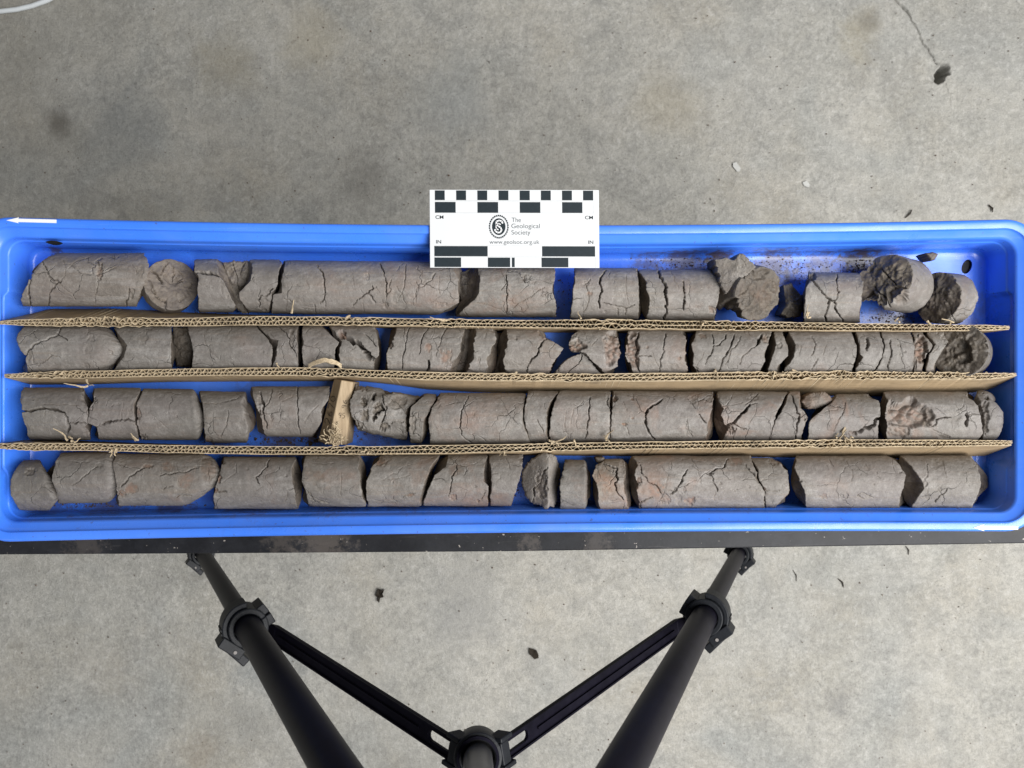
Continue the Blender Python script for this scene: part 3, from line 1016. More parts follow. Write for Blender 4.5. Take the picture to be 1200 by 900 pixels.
# ------------------------------------------------------------------ wooden marker block
def make_block():
    TLp, RTp, TRp = W(391.5, 443.6, 0.836), W(400.2, 445.4, 0.823), W(413.8, 447.6, 0.829)
    BLp, RBp, BRp = W(372.6, 516.8, 0.838), W(384.4, 521.3, 0.824), W(406.0, 521.5, 0.832)
    low = lambda p: np.array([p[0], p[1], CAM_Z - 0.8652])
    V = [TLp, RTp, TRp, low(TRp), low(TLp), BLp, RBp, BRp, low(BRp), low(BLp)]
    c = np.mean(V, axis=0)
    V = [tuple(p) for p in V]
    mb = MB().add(V, [(0, 1, 2, 3, 4), (5, 9, 8, 7, 6), (0, 5, 6, 1), (1, 6, 7, 2), (2, 7, 8, 3), (3, 8, 9, 4), (4, 9, 5, 0)])
    o = mb.build('marker_block', M_WOOD, bevel=0.0009, seg=2)
    tag(o, 'wooden marker block with pencilled numbers standing across the third row', 'marker block')
    STROKES = {'2': [[(0, .8), (.2, 1), (.7, 1), (.9, .75), (.1, 0), (1, 0)]], '6': [[(.85, .95), (.4, .8), (.1, .4), (.2, .05), (.7, 0), (.9, .3), (.6, .5), (.15, .4)]],
               '7': [[(0, 1), (.95, 1), (.35, 0)]], '0': [[(.5, 1), (.1, .75), (.1, .25), (.5, 0), (.9, .25), (.9, .75), (.5, 1)]],
               '9': [[(.9, .6), (.5, .5), (.15, .7), (.3, 1), (.8, .95), (.9, .6), (.7, .0)]], '5': [[(.9, 1), (.2, 1), (.15, .6), (.7, .6), (.9, .3), (.6, 0), (.1, .05)]]}

    def write(body, A, B, Cc, D, s0, s1, t0, t1, along):
        """face A(top-left) B(top-right) C(bottom-right) D(bottom-left); s runs up the block, t across"""
        nrm = np.cross(B - A, D - A)
        nrm = nrm / np.linalg.norm(nrm)
        if nrm[2] < 0: nrm = -nrm
        P = lambda s, t: (A * s + D * (1 - s)) * (1 - t) + (B * s + Cc * (1 - s)) * t + nrm * 0.0002
        mb = MB()
        n = len(body)
        for i, ch in enumerate(body):
            for st in STROKES[ch]:
                pts = []
                for x, y in st:
                    if along:
                        s = s0 + (s1 - s0) * (i + 0.8 * x) / n
                        t = t1 + (t0 - t1) * y
                    else:
                        t = t0 + (t1 - t0) * (i + .8 * x) / n
                        s = s0 + (s1 - s0) * y
                    pts.append(tuple(P(s, t)))
                mb.tube(pts, 0.00030, 5)
        return mb
    write('2670', TLp, RTp, RBp, BLp, 0.30, 0.76, 0.22, 0.80, True).build('handwriting', M_PEN, o)
    write('95', RTp, TRp, BRp, RBp, 0.42, 0.50, 0.26, 0.75, False).build('handwriting', M_PEN, o)
    write('96', RTp, TRp, BRp, RBp, 0.57, 0.72, 0.40, 0.70, True).build('handwriting', M_PEN, o)


make_block()

# ------------------------------------------------------------------ tripod
tripod = empty('tripod', (-0.03, -0.3, 0))
tag(tripod, 'black camera tripod whose legs reach under the bench', 'tripod')
toff = Vector(tripod.location)
APEX = np.array([-0.0086, -0.227, CAM_Z - 0.306])


def frame(tv, ref):
    t = Vector(tv).normalized()
    s = Vector(ref) - t * Vector(ref).dot(t)
    s.normalize()
    n = t.cross(s)
    return t, s, n


def leg(dirv, dc, side, hang):
    """dirv: change per metre of depth; dc: depth of the upper clamp; side: +1 brace on the right"""
    dv = np.array([dirv[0], dirv[1], -1.0])
    at = lambda D: Vector(APEX + dv * (D - 0.306)) - toff
    ft = FLOOR_D - 0.012
    up = MB().tube([at(0.32), at(0.6), at(dc + 0.004)], 0.0139, 40).build('leg', M_TUBE, tripod, smooth=True)
    MB().tube([at(dc), at(1.2), at(1.42)], 0.0116, 32).build('lower_tube', M_TUBE, up, smooth=True)
    MB().tube([at(1.39), at(ft)], 0.0107, 24).build('bottom_tube', M_TUBE, up, smooth=True)
    MB().tube([at(ft - .03), at(ft - 0.004), at(ft + .010)], [0.014, 0.016, 0.012], 20).build('rubber_foot', M_DARKGAP, up, smooth=True)
    t, s, n = frame(dv, (side, 0.55, 0.2))
    if n.y < 0: n = -n
    for D, k in ((dc, 1.0), (1.405, 0.86)):
        c = at(D)
        R = Matrix((s, n, t)).transposed()
        def arcprism(r0, r1, a0, a1, h0, h1, m=18):
            mb = MB()
            V, Fc = [], []
            for i in range(m + 1):
                a = math.radians(a0 + (a1 - a0) * i / m)
                for r in (r0, r1):
                    for h in (h0, h1):
                        V.append(c + R @ Vector((r * k * math.cos(a), r * k * math.sin(a), h * k)))
            for i in range(m):
                b = 4 * i
                Fc += [(b, b + 4, b + 6, b + 2), (b + 1, b + 3, b + 7, b + 5), (b, b + 1, b + 5, b + 4), (b + 2, b + 6, b + 7, b + 3)]
            Fc += [(0, 2, 3, 1), (4 * m, 4 * m + 1, 4 * m + 3, 4 * m + 2)]
            return mb.add(V, Fc)
        arcprism(0.0146, 0.0205, 0, 360, -0.020, 0.022, 36).build('leg_clamp', M_JOINT, up, bevel=0.0012)
        # quick-release lever hugging the outer side, with its long free end
        lv = arcprism(0.0206, 0.0262, 60, 200, -0.015, 0.015)
        def bx(cx, cy, cz, sx, sy, sz, rot):
            mb = MB().box((0, 0, 0), (sx * k, sy * k, sz * k), Matrix.Rotation(math.radians(rot), 3, 'Z'))
            return [tuple(c + R @ (Vector(p) + Vector((cx, cy, cz)) * k)) for p in mb.v], mb.f
        v, f = bx(-0.0235, -0.0185, 0.000, 0.0095, 0.024, 0.031, 12)
        lv.add(v, f)
        lv.build('clamp_lever', M_JOINT, up, bevel=0.0012)
        ears = MB()
        for cx, cy, rot in ((0.0195, 0.0062, 4), (0.0195, -0.0062, -4)):
            v, f = bx(cx, cy, 0.002, 0.013, 0.0112, 0.036, rot)
            ears.add(v, f)
        v, f = bx(-0.0245, -0.0075, -0.001, 0.0115, 0.027, 0.033, 20)
        ears.add(v, f)
        ears.build('clamp_lug', M_JOINT, up, bevel=0.001)
        rb = MB()
        for q in range(6):
            v, f = bx(0.0264 * math.cos(math.radians(150 + 9 * q)), 0.0264 * math.sin(math.radians(150 + 9 * q)), 0.0, 0.0016, 0.0020, 0.026, 150 + 9 * q)
            rb.add(v, f)
        rb.build('grip_rib', M_JOINT, up)
        pin = MB()
        p0, p1 = c + R @ Vector((-0.0238 * k, -0.0125 * k, -0.0185 * k)), c + R @ Vector((-0.0238 * k, -0.0125 * k, 0.0))
        pin.tube([p0, p1], 0.0018 * k, 14)
        pin.build('clamp_bolt', M_STEEL, up, smooth=True)
    return at, s, n


lat = leg((-0.456, -0.0472), 0.905, 1, 1)
rat = leg((0.3477, -0.0472), 0.955, -1, 1)
back = leg((-0.04, -0.52), 0.93, 1, 1)

# spreader hub, centre column, braces
HUB = Vector((-0.028, -0.3040, CAM_Z - 0.70)) - toff
ax = (Vector(APEX) - toff - HUB).normalized()
MB().tube([HUB - ax * 0.035, HUB + ax * 0.2, Vector(APEX) - toff], 0.0117, 32).build('centre_column', M_ALU, tripod, smooth=True)


def hollow(c0, c1, r0, r1, n=36):
    mb = MB()
    t = (c1 - c0).normalized()
    s = t.orthogonal().normalized()
    b = t.cross(s)
    V, Fc = [], []
    for k in range(n):
        a = 2 * math.pi * k / n
        dvec = s * math.cos(a) + b * math.sin(a)
        V += [c0 + dvec * r0, c0 + dvec * r1, c1 + dvec * r1, c1 + dvec * r0]
    for k in range(n):
        i, j = 4 * k, 4 * ((k + 1) % n)
        for q in range(4): Fc.append((i + q, j + q, j + (q + 1) % 4, i + (q + 1) % 4))
    return mb.add(V, Fc)


hub = hollow(HUB - ax * 0.018, HUB + ax * 0.012, 0.0135, 0.0195).build('spreader_hub', M_JOINT, tripod, smooth=True, bevel=0.001)
hollow(HUB - ax * 0.020, HUB + ax * 0.007, 0.0118, 0.0140).build('hub_gap_shade', M_DARKGAP, hub, smooth=True)  # dark ring put in for the shaded gap between hub and column
hollow(HUB + ax * 0.012, HUB + ax * 0.0155, 0.0150, 0.0172).build('hub_ring', M_TUBE, hub, smooth=True)


def brace(A, B, wd, start, eartilt):
    """U-section strut from the clamp A to the hub B with an oval slot near the hub"""
    A, B = Vector(A), Vector(B)
    t = (B - A).normalized()
    L = (B - A).length
    up = Vector((0, 0, 1)) - t * t.z
    up = (up - t * up.dot(t)).normalized()
    s = t.cross(up)
    R = Matrix((t, s, up)).transposed()
    at = lambda x, y, z: tuple(A + R @ Vector((x, y, z)))
    slot0, slot1 = L - 0.030, L - 0.008
    mb = MB()
    h = wd / 2

    def slab(poly, z0, z1):
        n = len(poly)
        V = [at(x, y, z0) for x, y in poly] + [at(x, y, z1) for x, y in poly]
        mb.add(V, [tuple(range(n - 1, -1, -1)), tuple(range(n, 2 * n))] + [(i, (i + 1) % n, n + (i + 1) % n, n + i) for i in range(n)])
    sw = 0.0042
    arc = [(slot0 + sw - sw * math.cos(a), sw * math.sin(a)) for a in np.linspace(-math.pi / 2, math.pi / 2, 9)]
    # web up to the slot, its end cut to the slot's round
    slab([(start, -h), (slot0 + sw, -h)] + arc + [(slot0 + sw, h), (start, h)], -0.002, 0.002)
    slab([(slot0 + sw, -h), (L, -h), (L, -sw), (slot0 + sw, -sw)], -0.002, 0.002)
    slab([(slot0 + sw, sw), (L, sw), (L, h), (slot0 + sw, h)], -0.002, 0.002)
    slab([(slot1 + sw, -sw), (L, -sw), (L, sw), (slot1 + sw, sw)], -0.002, 0.002)
    # narrow neck at the clamp end
    slab([(-0.004, -h * .45), (start, -h), (start, h), (-0.004, h * .45)], -0.002, 0.002)
    o = mb.build('brace', M_TUBE, tripod, bevel=0.0005, seg=1)
    fl = MB()
    def slab2(x0, x1, y0, y1, z0, z1):
        V = [at(x, y, z) for x in (x0, x1) for y in (y0, y1) for z in (z0, z1)]
        fl.add(V, [(0, 1, 3, 2), (4, 6, 7, 5), (0, 4, 5, 1), (2, 3, 7, 6), (0, 2, 6, 4), (1, 5, 7, 3)])
    slab2(start, L, -h, -h + 0.0016, 0.0021, 0.0040)
    slab2(start, L, h - 0.0016, h, 0.0021, 0.0040)
    slab2(start + 0.01, slot0 - 0.012, -0.0012, 0.0006, 0.0021, 0.0038)
    fl.build('brace_flange', M_TUBE, o)
    pb = MB()
    pb.tube([at(-0.001, -h * .9, 0.0), at(-0.001, h * .9, 0.0)], 0.0022, 12)
    pb.build('brace_pin', M_STEEL, o, smooth=True)
    ear = MB()
    for y in (-h - 0.0022, h + 0.0022):
        V = [at(x, y + dy, z) for x in (L - 0.004, L + 0.011) for dy in (-0.002, 0.002) for z in (-0.008, 0.007)]
        ear.add(V, [(0, 1, 3, 2), (4, 6, 7, 5), (0, 4, 5, 1), (2, 3, 7, 6), (0, 2, 6, 4), (1, 5, 7, 3)])
    V = [at(x, y, z) for x in (L + 0.001, L + 0.011) for y in (-h, h) for z in (-0.008, 0.006)]
    ear.add(V, [(0, 1, 3, 2), (4, 6, 7, 5), (0, 4, 5, 1), (2, 3, 7, 6), (0, 2, 6, 4), (1, 5, 7, 3)])
    ear.build('hub_ear', M_JOINT, hub, bevel=0.001)
    return o


tv = lambda px, py, D: Vector(W(px, py, D)) - toff
brace(tv(311, 735, 0.915), tv(531, 877, 0.705), 0.0185, 0.022, 1)
brace(tv(803, 728, 0.965), tv(592, 877, 0.705), 0.0185, 0.022, 1)
brace(tv(564, 1040, 0.94), tv(561, 915, 0.705), 0.0185, 0.022, 1)
# shoulder where the legs meet, above the frame
sh = Vector(APEX) - toff
MB().tube([sh - ax * 0.03, sh - ax * .01, sh + ax * 0.02, sh + ax * .03], [0.022, 0.032, 0.032, 0.02], 32).build('shoulder', M_JOINT, tripod, smooth=True)
# ------------------------------------------------------------------ drill core
STEP = 0.00061
GROUP = 'drill core pieces laid in the blue tray'


def hash_str(s):
    h = 5381
    for ch in s: h = (h * 33 + ord(ch)) & 0x7FFFFFFF
    return h


def side_theta(fine=STEP, r=0.0255):
    a = math.radians(98)
    n1 = int(2 * a * r / fine)
    th = np.linspace(-a, a, n1)
    low = np.linspace(a, 2 * math.pi - a, 22)[1:-1]
    return np.concatenate([th, low])


def relief(P, seed, amp=1.0):
    return amp * (0.00035 * vnoise(P, 75, seed) + 0.00018 * vnoise(P, 260, seed + 1) + 0.00010 * vnoise(P, 700, seed + 2) + 0.0005 * vnoise(P, 26, seed + 3))


def carve(P, cracks, chips, seed, rngc):
    """inward displacement, stain and broken masks for surface points P from traced cracks and chips (photo pixels)"""
    px, py = proj(P)
    D = np.zeros(px.shape)
    stain = np.zeros(px.shape)
    brk = np.zeros(px.shape)
    for w, depth, pts in cracks:
        ln = rough_line(pts, 1.1 + 0.5 * w, rngc, 3)
        x0, y0 = ln.min(0) - 6
        x1, y1 = ln.max(0) + 6
        m = (px > x0) & (px < x1) & (py > y0) & (py < y1)
        if not m.any(): continue
        d, t = seg_dist(px[m], py[m], ln)
        Q = np.stack([px[m], py[m], 0 * px[m]], -1)
        ww = (w * 0.66 if w < 0.95 else w * 0.70 if w < 1.5 else w * 0.90) * (0.75 + 0.45 * vnoise(Q, 0.22, seed + 51)) * (0.55 + 0.45 * np.minimum(1, 6 * np.minimum(t, 1 - t) + 0.25))
        k = np.clip(1.15 - d / np.maximum(ww, 0.3), 0, 1)
        dd = depth * np.sqrt(k)
        D[m] = np.maximum(D[m], dd)
        brk[m] = np.maximum(brk[m], np.clip(k * 1.5, 0, 1) * 0.8)
    for cx, cy, rx, ry, depth, st in chips:
        m = (abs(px - cx) < rx * 1.7) & (abs(py - cy) < ry * 1.7)
        if not m.any(): continue
        Q = np.stack([px[m], py[m], 0 * px[m]], -1)
        rad = np.sqrt(((px[m] - cx) / rx) ** 2 + ((py[m] - cy) / ry) ** 2) + 0.34 * vnoise(Q, 1.6 / min(rx, ry), seed + 71) + (0.2 if min(rx, ry) < 8 else 0.05) * vnoise(Q, 0.7, seed + 72)
        mk = sstep(1.0, 0.72, rad)
        if depth > 0:
            fc = facet(Q, 1.0 / (0.45 * min(rx, ry) + 1.2), seed + 80)
            D[m] = np.maximum(D[m], depth * mk * (0.35 + 0.75 * fc))
            brk[m] = np.maximum(brk[m], mk * (0.45 if st > 0 else 0.18 if depth < 0.0013 else 0.4 if depth < 0.0025 else 0.8))
        stain[m] = np.maximum(stain[m], sstep(1.25, 0.2, rad) * st * np.clip(0.75 + 0.9 * vnoise(Q, 0.35, seed + 75), 0, 1.2))
    return D, stain, brk


SPECS = []


def core(*a, **k):
    SPECS.append((a, k, ROWBASE))


def build_core(label, c0, c1, r, left, right, cracks=(), chips=(), tone=1.0, warm=0.3, sh=(0, 0), seed=None, axis=None, lens=None, capn=7, cap_amp=0.0016, rough=1.0,
         end_amp=0.0006, slant=(0, 0), caprough=0.0, cat='core piece', wave=(0, 0), bulge=(0, 0), blue=(0, 0), capbrk=0.9):
    """flat-lying piece: c0, c1 axis points in photo pixels, left/right broken ends as polylines in pixels.
    tilted piece: axis=(cap centre px, py, depth, direction away), lens=length."""
    seed = seed if seed is not None else abs(hash_str(label)) % 9973
    rngc = np.random.default_rng(seed)
    th = side_theta(STEP, r)
    nt = len(th)
    if axis is None:
        dep = BASE_D - r - 0.0004
        A, B = W(c0[0], c0[1], dep), W(c1[0], c1[1], dep)
        dv = (B - A) / np.linalg.norm(B - A)
        e1 = np.array([0, 0, 1.0])
        e2 = np.cross(e1, dv)
        rad = np.cos(th)[:, None] * e1 + np.sin(th)[:, None] * e2

        def solve(poly, guess):
            poly = sorted(poly, key=lambda p: p[1])
            qx, qy = np.array([p[0] for p in poly]), np.array([p[1] for p in poly])
            u = np.full(nt, guess)
            for _ in range(6):
                P = A + u[:, None] * dv + rad * r
                px, py = proj(P)
                u = u + (np.interp(py, qy, qx) - px) * (CAM_Z - P[:, 2]) / F / dv[0]
            return u
        uL, uR = solve(left, 0.0), solve(right, np.linalg.norm(B - A))
        # the end walls of the tray stop the pieces
        uL = np.maximum(uL, (-0.4850 - A[0]) / dv[0])
        uR = np.minimum(uR, (0.4765 - A[0]) / dv[0])
    else:
        px, py, dep, dirv = axis
        A = W(px, py, dep)
        dv = np.array(dirv, float)
        dv /= np.linalg.norm(dv)
        e1 = np.array([0, 0, 1.0]) - dv * dv[2]
        if np.linalg.norm(e1) < 0.05: e1 = np.array([1.0, 0, 0]) - dv * dv[0]
        e1 /= np.linalg.norm(e1)
        e2 = np.cross(e1, dv)
        th = np.linspace(-math.pi, math.pi, int(2 * math.pi * r / STEP / 1.1))[:-1]
        nt = len(th)
        rad = np.cos(th)[:, None] * e1 + np.sin(th)[:, None] * e2
        uL = np.zeros(nt) + slant[0] * np.cos(th - slant[1]) * r
        uR = np.full(nt, lens) + 0.002 * np.cos(th * 2 + seed)
    circ = np.stack([np.cos(th), np.sin(th), 0 * th], -1) * r
    for u, s in ((uL, 1), (uR, 2)):
        u += end_amp * (vnoise(circ, 130, seed + s) + 0.55 * vnoise(circ, 420, seed + s + 4) + 0.3 * vnoise(circ, 1100, seed + s + 8)) * 1.3
    Lm = float(np.mean(uR - uL))
    uR = np.maximum(uR, uL + 0.002)
    n = max(6, int(np.max(uR - uL) / STEP))
    eps = np.array([0, 0.00025, 0.0006, 0.0011]) / max(Lm, 0.004)
    t = np.unique(np.concatenate([eps, np.linspace(0, 1, n), 1 - eps]))
    t = t[(t >= 0) & (t <= 1)]
    U = uL[None, :] + t[:, None] * (uR - uL)[None, :]
    dl, dr = (U - uL[None, :]), (uR[None, :] - U)
    R = np.full(U.shape, r)
    for dd, s, nz in ((dl, sh[0], 3), (dr, sh[1], 5)):
        rd = 0.0007
        R -= rd * (1 - np.sqrt(np.clip(1 - (1 - np.clip(dd / rd, 0, 1)) ** 2, 0, 1)))
        if s > 0:
            q = 1 - np.clip(dd / s, 0, 1)
            R -= 0.42 * r * (1 - np.sqrt(np.clip(1 - q ** 2 * 0.97, 0, 1)))
    base = A + U[..., None] * dv
    P = base + rad[None, :, :] * R[..., None]
    dis = -relief(P, seed, rough)
    if wave[0]: dis += wave[0] * vnoise(P, wave[1], seed + 90)
    edge = np.minimum(dl, dr)
    dis += 0.0010 * sstep(0.004, 0.0, edge) * np.clip(vnoise(P, 190, seed + 9) + 0.1, 0, 1)
    D, st, bk = carve(P, cracks, chips, seed, rngc)
    up = sstep(-0.25, 0.05, rad[:, 2])[None, :] if axis is None else 1.0
    dis = dis + D * up
    P = P - rad[None, :, :] * dis[..., None]
    bk = np.maximum(bk, 0.35 * sstep(0.0012, 0.0002, edge))
    nr = len(t)
    I = np.arange(nr * nt).reshape(nr, nt)
    J = np.roll(I, -1, axis=1)
    quads = [np.stack([I[:-1], J[:-1], J[1:], I[1:]], -1).reshape(-1, 4)]
    Vs, ST, BK = [P.reshape(-1, 3)], [st.ravel()], [bk.ravel()]
    cnt = nr * nt
    # broken end faces
    for end in (0, 1):
        u0 = U[0] if end == 0 else U[-1]
        sgn = 1.0 if end == 0 else -1.0          # into the piece
        ringP = P[0] if end == 0 else P[-1]
        m = capn if (axis is None or end == 1) else int(r / 0.00085)
        rho = np.linspace(1, 0.04, m)
        um = u0.mean()
        rr = np.linalg.norm(ringP - (A + u0[:, None] * dv), axis=1)
        kk = max(3, nt // 14)
        us = np.convolve(np.concatenate([u0[-kk:], u0, u0[:kk]]), np.ones(2 * kk + 1) / (2 * kk + 1), 'valid')
        uc = um + (us - um)[None, :] * rho[:, None] ** 1.6 + (u0 - us)[None, :] * rho[:, None] ** 26
        Pc = A + uc[..., None] * dv + rad[None] * (rr[None, :] * rho[:, None])[..., None]
        fade = (1 - rho[:, None] ** 6)
        nz = cap_amp * (0.8 * vnoise(Pc, 70, seed + 31 + end) + 0.5 * vnoise(Pc, 190, seed + 33 + end) + 0.25 * vnoise(Pc, 520, seed + 35)) + caprough * (facet(Pc * [1, 1, 1], 95, seed + 41) - 0.5) + caprough * 0.5 * (facet(Pc, 260, seed + 43) - 0.5)
        bl = bulge[end]
        hh = rho[:, None] * (rad[None, :, 2] if axis is None else 0 * rad[None, :, 2])
        dome = (1 - rho[:, None] ** 6) * sstep(0.62, -0.15, hh)
        ins = fade * (nz + (cap_amp * 0.9 if axis is None and bl <= 0 else 0)) - bl * dome
        if axis is not None and end == 0:
            D2, st2, bk2 = carve(Pc, cracks, chips, seed, rngc)
            ins = ins + D2 * fade
        else: st2 = np.zeros(uc.shape)
        Pc = Pc + (ins * sgn)[..., None] * dv
        Ic = cnt + np.arange(m * nt).reshape(m, nt)
        Jc = np.roll(Ic, -1, axis=1)
        q = np.stack([Ic[:-1], Jc[:-1], Jc[1:], Ic[1:]], -1).reshape(-1, 4)
        if end == 0: q = q[:, ::-1]
        quads.append(q)
        Vs.append(Pc.reshape(-1, 3))
        ST.append(st2.ravel())
        BK.append(np.full(m * nt, capbrk if end == 0 else 0.9))
        cnt += m * nt
        # plug the tiny middle hole with a fan of quads to a doubled centre
        cc = Pc[-1].mean(0)
        Vs.append(np.array([cc]))
        ST.append([0]); BK.append([0.9])
        last = Ic[-1]
        if nt % 2: last = last[:-1]
        a_, b_, c_ = last[0::2], last[1::2], np.roll(last, -2)[0::2]
        q = np.stack([np.full(len(a_), cnt), a_, b_, c_], -1)
        quads.append(q if end else q[:, ::-1])
        cnt += 1
    Vall = np.concatenate(Vs)
    Q = np.concatenate(quads)
    org = np.array([Vall[:, 0].mean(), Vall[:, 1].mean(), Vall[:, 2].min()])
    o = mesh_obj('core_piece', Vall - org, Q[:, ::-1], M_CORE, None, True, {'stain': np.concatenate(ST), 'broken': np.concatenate(BK)})
    o.location = org
    o['tone'], o['warmth'] = tone, warm
    tag(o, label, cat, GROUP)
    return o




def chunk(label, poly, d_top, d_base, seed, slope=(0, 0), tone=1.0, warm=0.3, amp=0.0015, fac=0.0, nphi=150, nrho=44, crown=0.003, cracks=(), broken=0.7, chips=(), cat='core fragment', inset=0.12, ridge=None):
    """a loose broken fragment: star-shaped outline in photo pixels, top at depth d_top, resting at d_base"""
    poly = np.array(poly, float)
    c = poly.mean(0)
    a = np.arctan2(poly[:, 1] - c[1], poly[:, 0] - c[0])
    phi = np.linspace(-math.pi, math.pi, nphi, endpoint=False)
    Rr = np.zeros(nphi)
    n = len(poly)
    for k, ph in enumerate(phi):
        d = np.array([math.cos(ph), math.sin(ph)])
        best = 0
        for i in range(n):
            p, q = poly[i], poly[(i + 1) % n]
            e = q - p
            den = d[0] * e[1] - d[1] * e[0]
            if abs(den) < 1e-9: continue
            s = ((p[0] - c[0]) * e[1] - (p[1] - c[1]) * e[0]) / den
            u = ((p[0] - c[0]) * d[1] - (p[1] - c[1]) * d[0]) / den
            if s > 0 and -1e-6 <= u <= 1 + 1e-6: best = max(best, s)
        Rr[k] = best
    circ = np.stack([np.cos(phi), np.sin(phi), 0 * phi], -1)
    Rr = Rr * (1 + 0.05 * vnoise(circ, 9, seed) + 0.03 * vnoise(circ, 25, seed + 1))
    rho = np.concatenate([np.linspace(0.02, 0.86, nrho - 10), np.linspace(0.87, 1, 10)])
    PX = c[0] + rho[:, None] * Rr * np.cos(phi)
    PY = c[1] + rho[:, None] * Rr * np.sin(phi)
    Dp = d_top + slope[0] * (PX - c[0]) / 1000 + slope[1] * (PY - c[1]) / 1000 + crown * rho[:, None] ** 2.5 + 0.0015 * sstep(0.93, 1.0, rho)[:, None]
    if ridge: Dp = Dp + ridge[1] * np.maximum(0, ridge[0] - PX) / 1000 + ridge[2] * np.maximum(0, PX - ridge[0] - 1.5) / 1000
    P = np.stack([(PX - 600) * Dp / F, (450 - PY) * Dp / F, CAM_Z - Dp], -1)
    dz = amp * (vnoise(P, 90, seed + 3) + .5 * vnoise(P, 260, seed + 4) + .25 * vnoise(P, 700, seed + 6)) + fac * (facet(P, 110, seed + 5) - .5) + fac * .4 * (facet(P, 330, seed + 8) - .5)
    rngc = np.random.default_rng(seed)
    D, st, bk = carve(P, cracks, chips, seed, rngc)
    P[..., 2] += dz * (1 - rho[:, None] ** 8) - D
    rows = [P]
    ring0 = P[-1]
    cw = P[0].mean(0)
    for s in (0.15, 0.4, 0.7, 1.0):
        q = ring0.copy()
        q[:, 2] = ring0[:, 2] * (1 - s) + (CAM_Z - d_base) * s
        q[:, :2] = cw[:2] + (ring0[:, :2] - cw[:2]) * (1 - inset * s) + 0.0008 * np.stack([vnoise(q, 150, seed + 12), vnoise(q, 150, seed + 13)], -1)
        rows.append(q[None])
    V = np.concatenate(rows)
    m = len(V)
    I = np.arange(m * nphi).reshape(m, nphi)
    J = np.roll(I, -1, 1)
    Q = np.stack([I[:-1], J[:-1], J[1:], I[1:]], -1).reshape(-1, 4)
    Vf = V.reshape(-1, 3)
    cap = []
    for row in (I[0], I[-1]):
        k = len(Vf)
        Vf = np.concatenate([Vf, Vf[row].mean(0)[None]])
        x = np.stack([np.full(nphi // 2, k), row[0::2], row[1::2], np.roll(row, -2)[0::2]], -1)
        cap.append(x)
    Q = np.concatenate([Q, cap[0][:, ::-1], cap[1]])
    bkf = np.concatenate([np.maximum(bk, broken).ravel(), np.full(4 * nphi + 2, 0.9)])
    stf = np.concatenate([st.ravel(), np.zeros(4 * nphi + 2)])
    org = np.array([Vf[:, 0].mean(), Vf[:, 1].mean(), Vf[:, 2].min()])
    o = mesh_obj('core_fragment', Vf - org, Q[:, ::-1], M_CORE, None, True, {'stain': stf, 'broken': bkf})
    o.location = org
    o['tone'], o['warmth'] = tone, warm
    tag(o, label, cat, GROUP)
    return o


ROWBASE = 290
DEP = {0.5: 0.0007, 0.7: 0.0018, 1.0: 0.0040, 1.4: 0.0065, 2.0: 0.009, 3.0: 0.012}


def T(tile, pts):
    return [(tile * 200 + x / 6.0, ROWBASE + y / 6.0) for x, y in pts]


def K(tile, w, pts):
    key = min(DEP, key=lambda k: abs(k - w))
    return (w, DEP[key], T(tile, pts))


def X(tile, cx, cy, rx, ry, depth=0.0012, stain=0.0):
    return (tile * 200 + cx / 6.0, ROWBASE + cy / 6.0, rx / 6.0, ry / 6.0, depth, stain)


R0 = 0.0255
# ---- first row
core('long brownish core piece at the far left of the first row', (40, 328), (170, 328), 0.0262,
     T(0, [(400, 42), (340, 60), (275, 110), (235, 160), (212, 200), (185, 265), (160, 320), (143, 370), (147, 400), (165, 415)]),
     T(0, [(1010, 50), (1030, 70), (1045, 110), (1030, 200), (1018, 250), (985, 310), (965, 405)]),
     [K(0, 1.0, [(290, 90), (330, 160), (370, 230), (410, 245), (432, 240)]), K(0, 1.0, [(410, 245), (375, 290), (345, 325), (345, 418)]), K(0, .5, [(440, 90), (465, 140), (455, 200), (430, 240)]),
      K(0, 1.4, [(213, 195), (200, 270), (205, 350), (222, 412)]), K(0, .7, [(690, 100), (680, 160), (685, 240), (680, 310), (665, 350), (668, 395)]), K(0, .7, [(705, 185), (760, 165), (815, 140)]),
      K(0, 1.2, [(908, 290), (903, 350), (888, 412)]), K(0, .5, [(410, 245), (500, 320), (530, 370)]), K(0, .5, [(800, 50), (805, 90)]), K(0, .5, [(480, 150), (540, 95), (660, 60)]), K(0, .5, [(660, 335), (880, 345)])],
     [X(0, 697, 170, 26, 62, .0022, .25), X(0, 925, 320, 30, 40, .0016), X(0, 980, 170, 30, 40, .0008)], 0.95, 0.62, seed=1)
core('round core disc standing on end, its cracked brown face up, first row', None, None, 0.0253, None, None,
     [K(0, 1.6, [(1060, 165), (1110, 205), (1140, 255)]), K(0, 1.4, [(1050, 230), (1090, 320), (1130, 365), (1170, 400), (1165, 440)]), K(1, 1.0, [(40, 210), (60, 250), (85, 240)]), K(1, 1.0, [(10, 120), (30, 190), (15, 240)]), K(1, 1.0, [(60, 380), (130, 320), (150, 250)]), K(0, 1.0, [(1110, 200), (1150, 150), (1190, 100)])],
     [X(1, 20, 200, 70, 60, .0020)], 0.98, 0.75, axis=(201, 333.5, 0.834, (-0.50, -0.10, -0.85)), lens=0.021, seed=2, cap_amp=0.0016, caprough=0.002)
core('short grey core piece right of the standing disc, its top corner split off', (226, 335), (275, 335), 0.0258,
     T(1, [(172, 90), (158, 182), (190, 195), (185, 290), (200, 440)]), T(1, [(330, 85), (330, 195), (372, 232), (410, 320), (455, 410), (440, 455)]),
     [K(1, 2.0, [(152, 180), (250, 186), (335, 202)]), K(1, .5, [(200, 250), (300, 290)])], [X(1, 390, 280, 40, 70, .001)], 1.0, 0.2, seed=3)
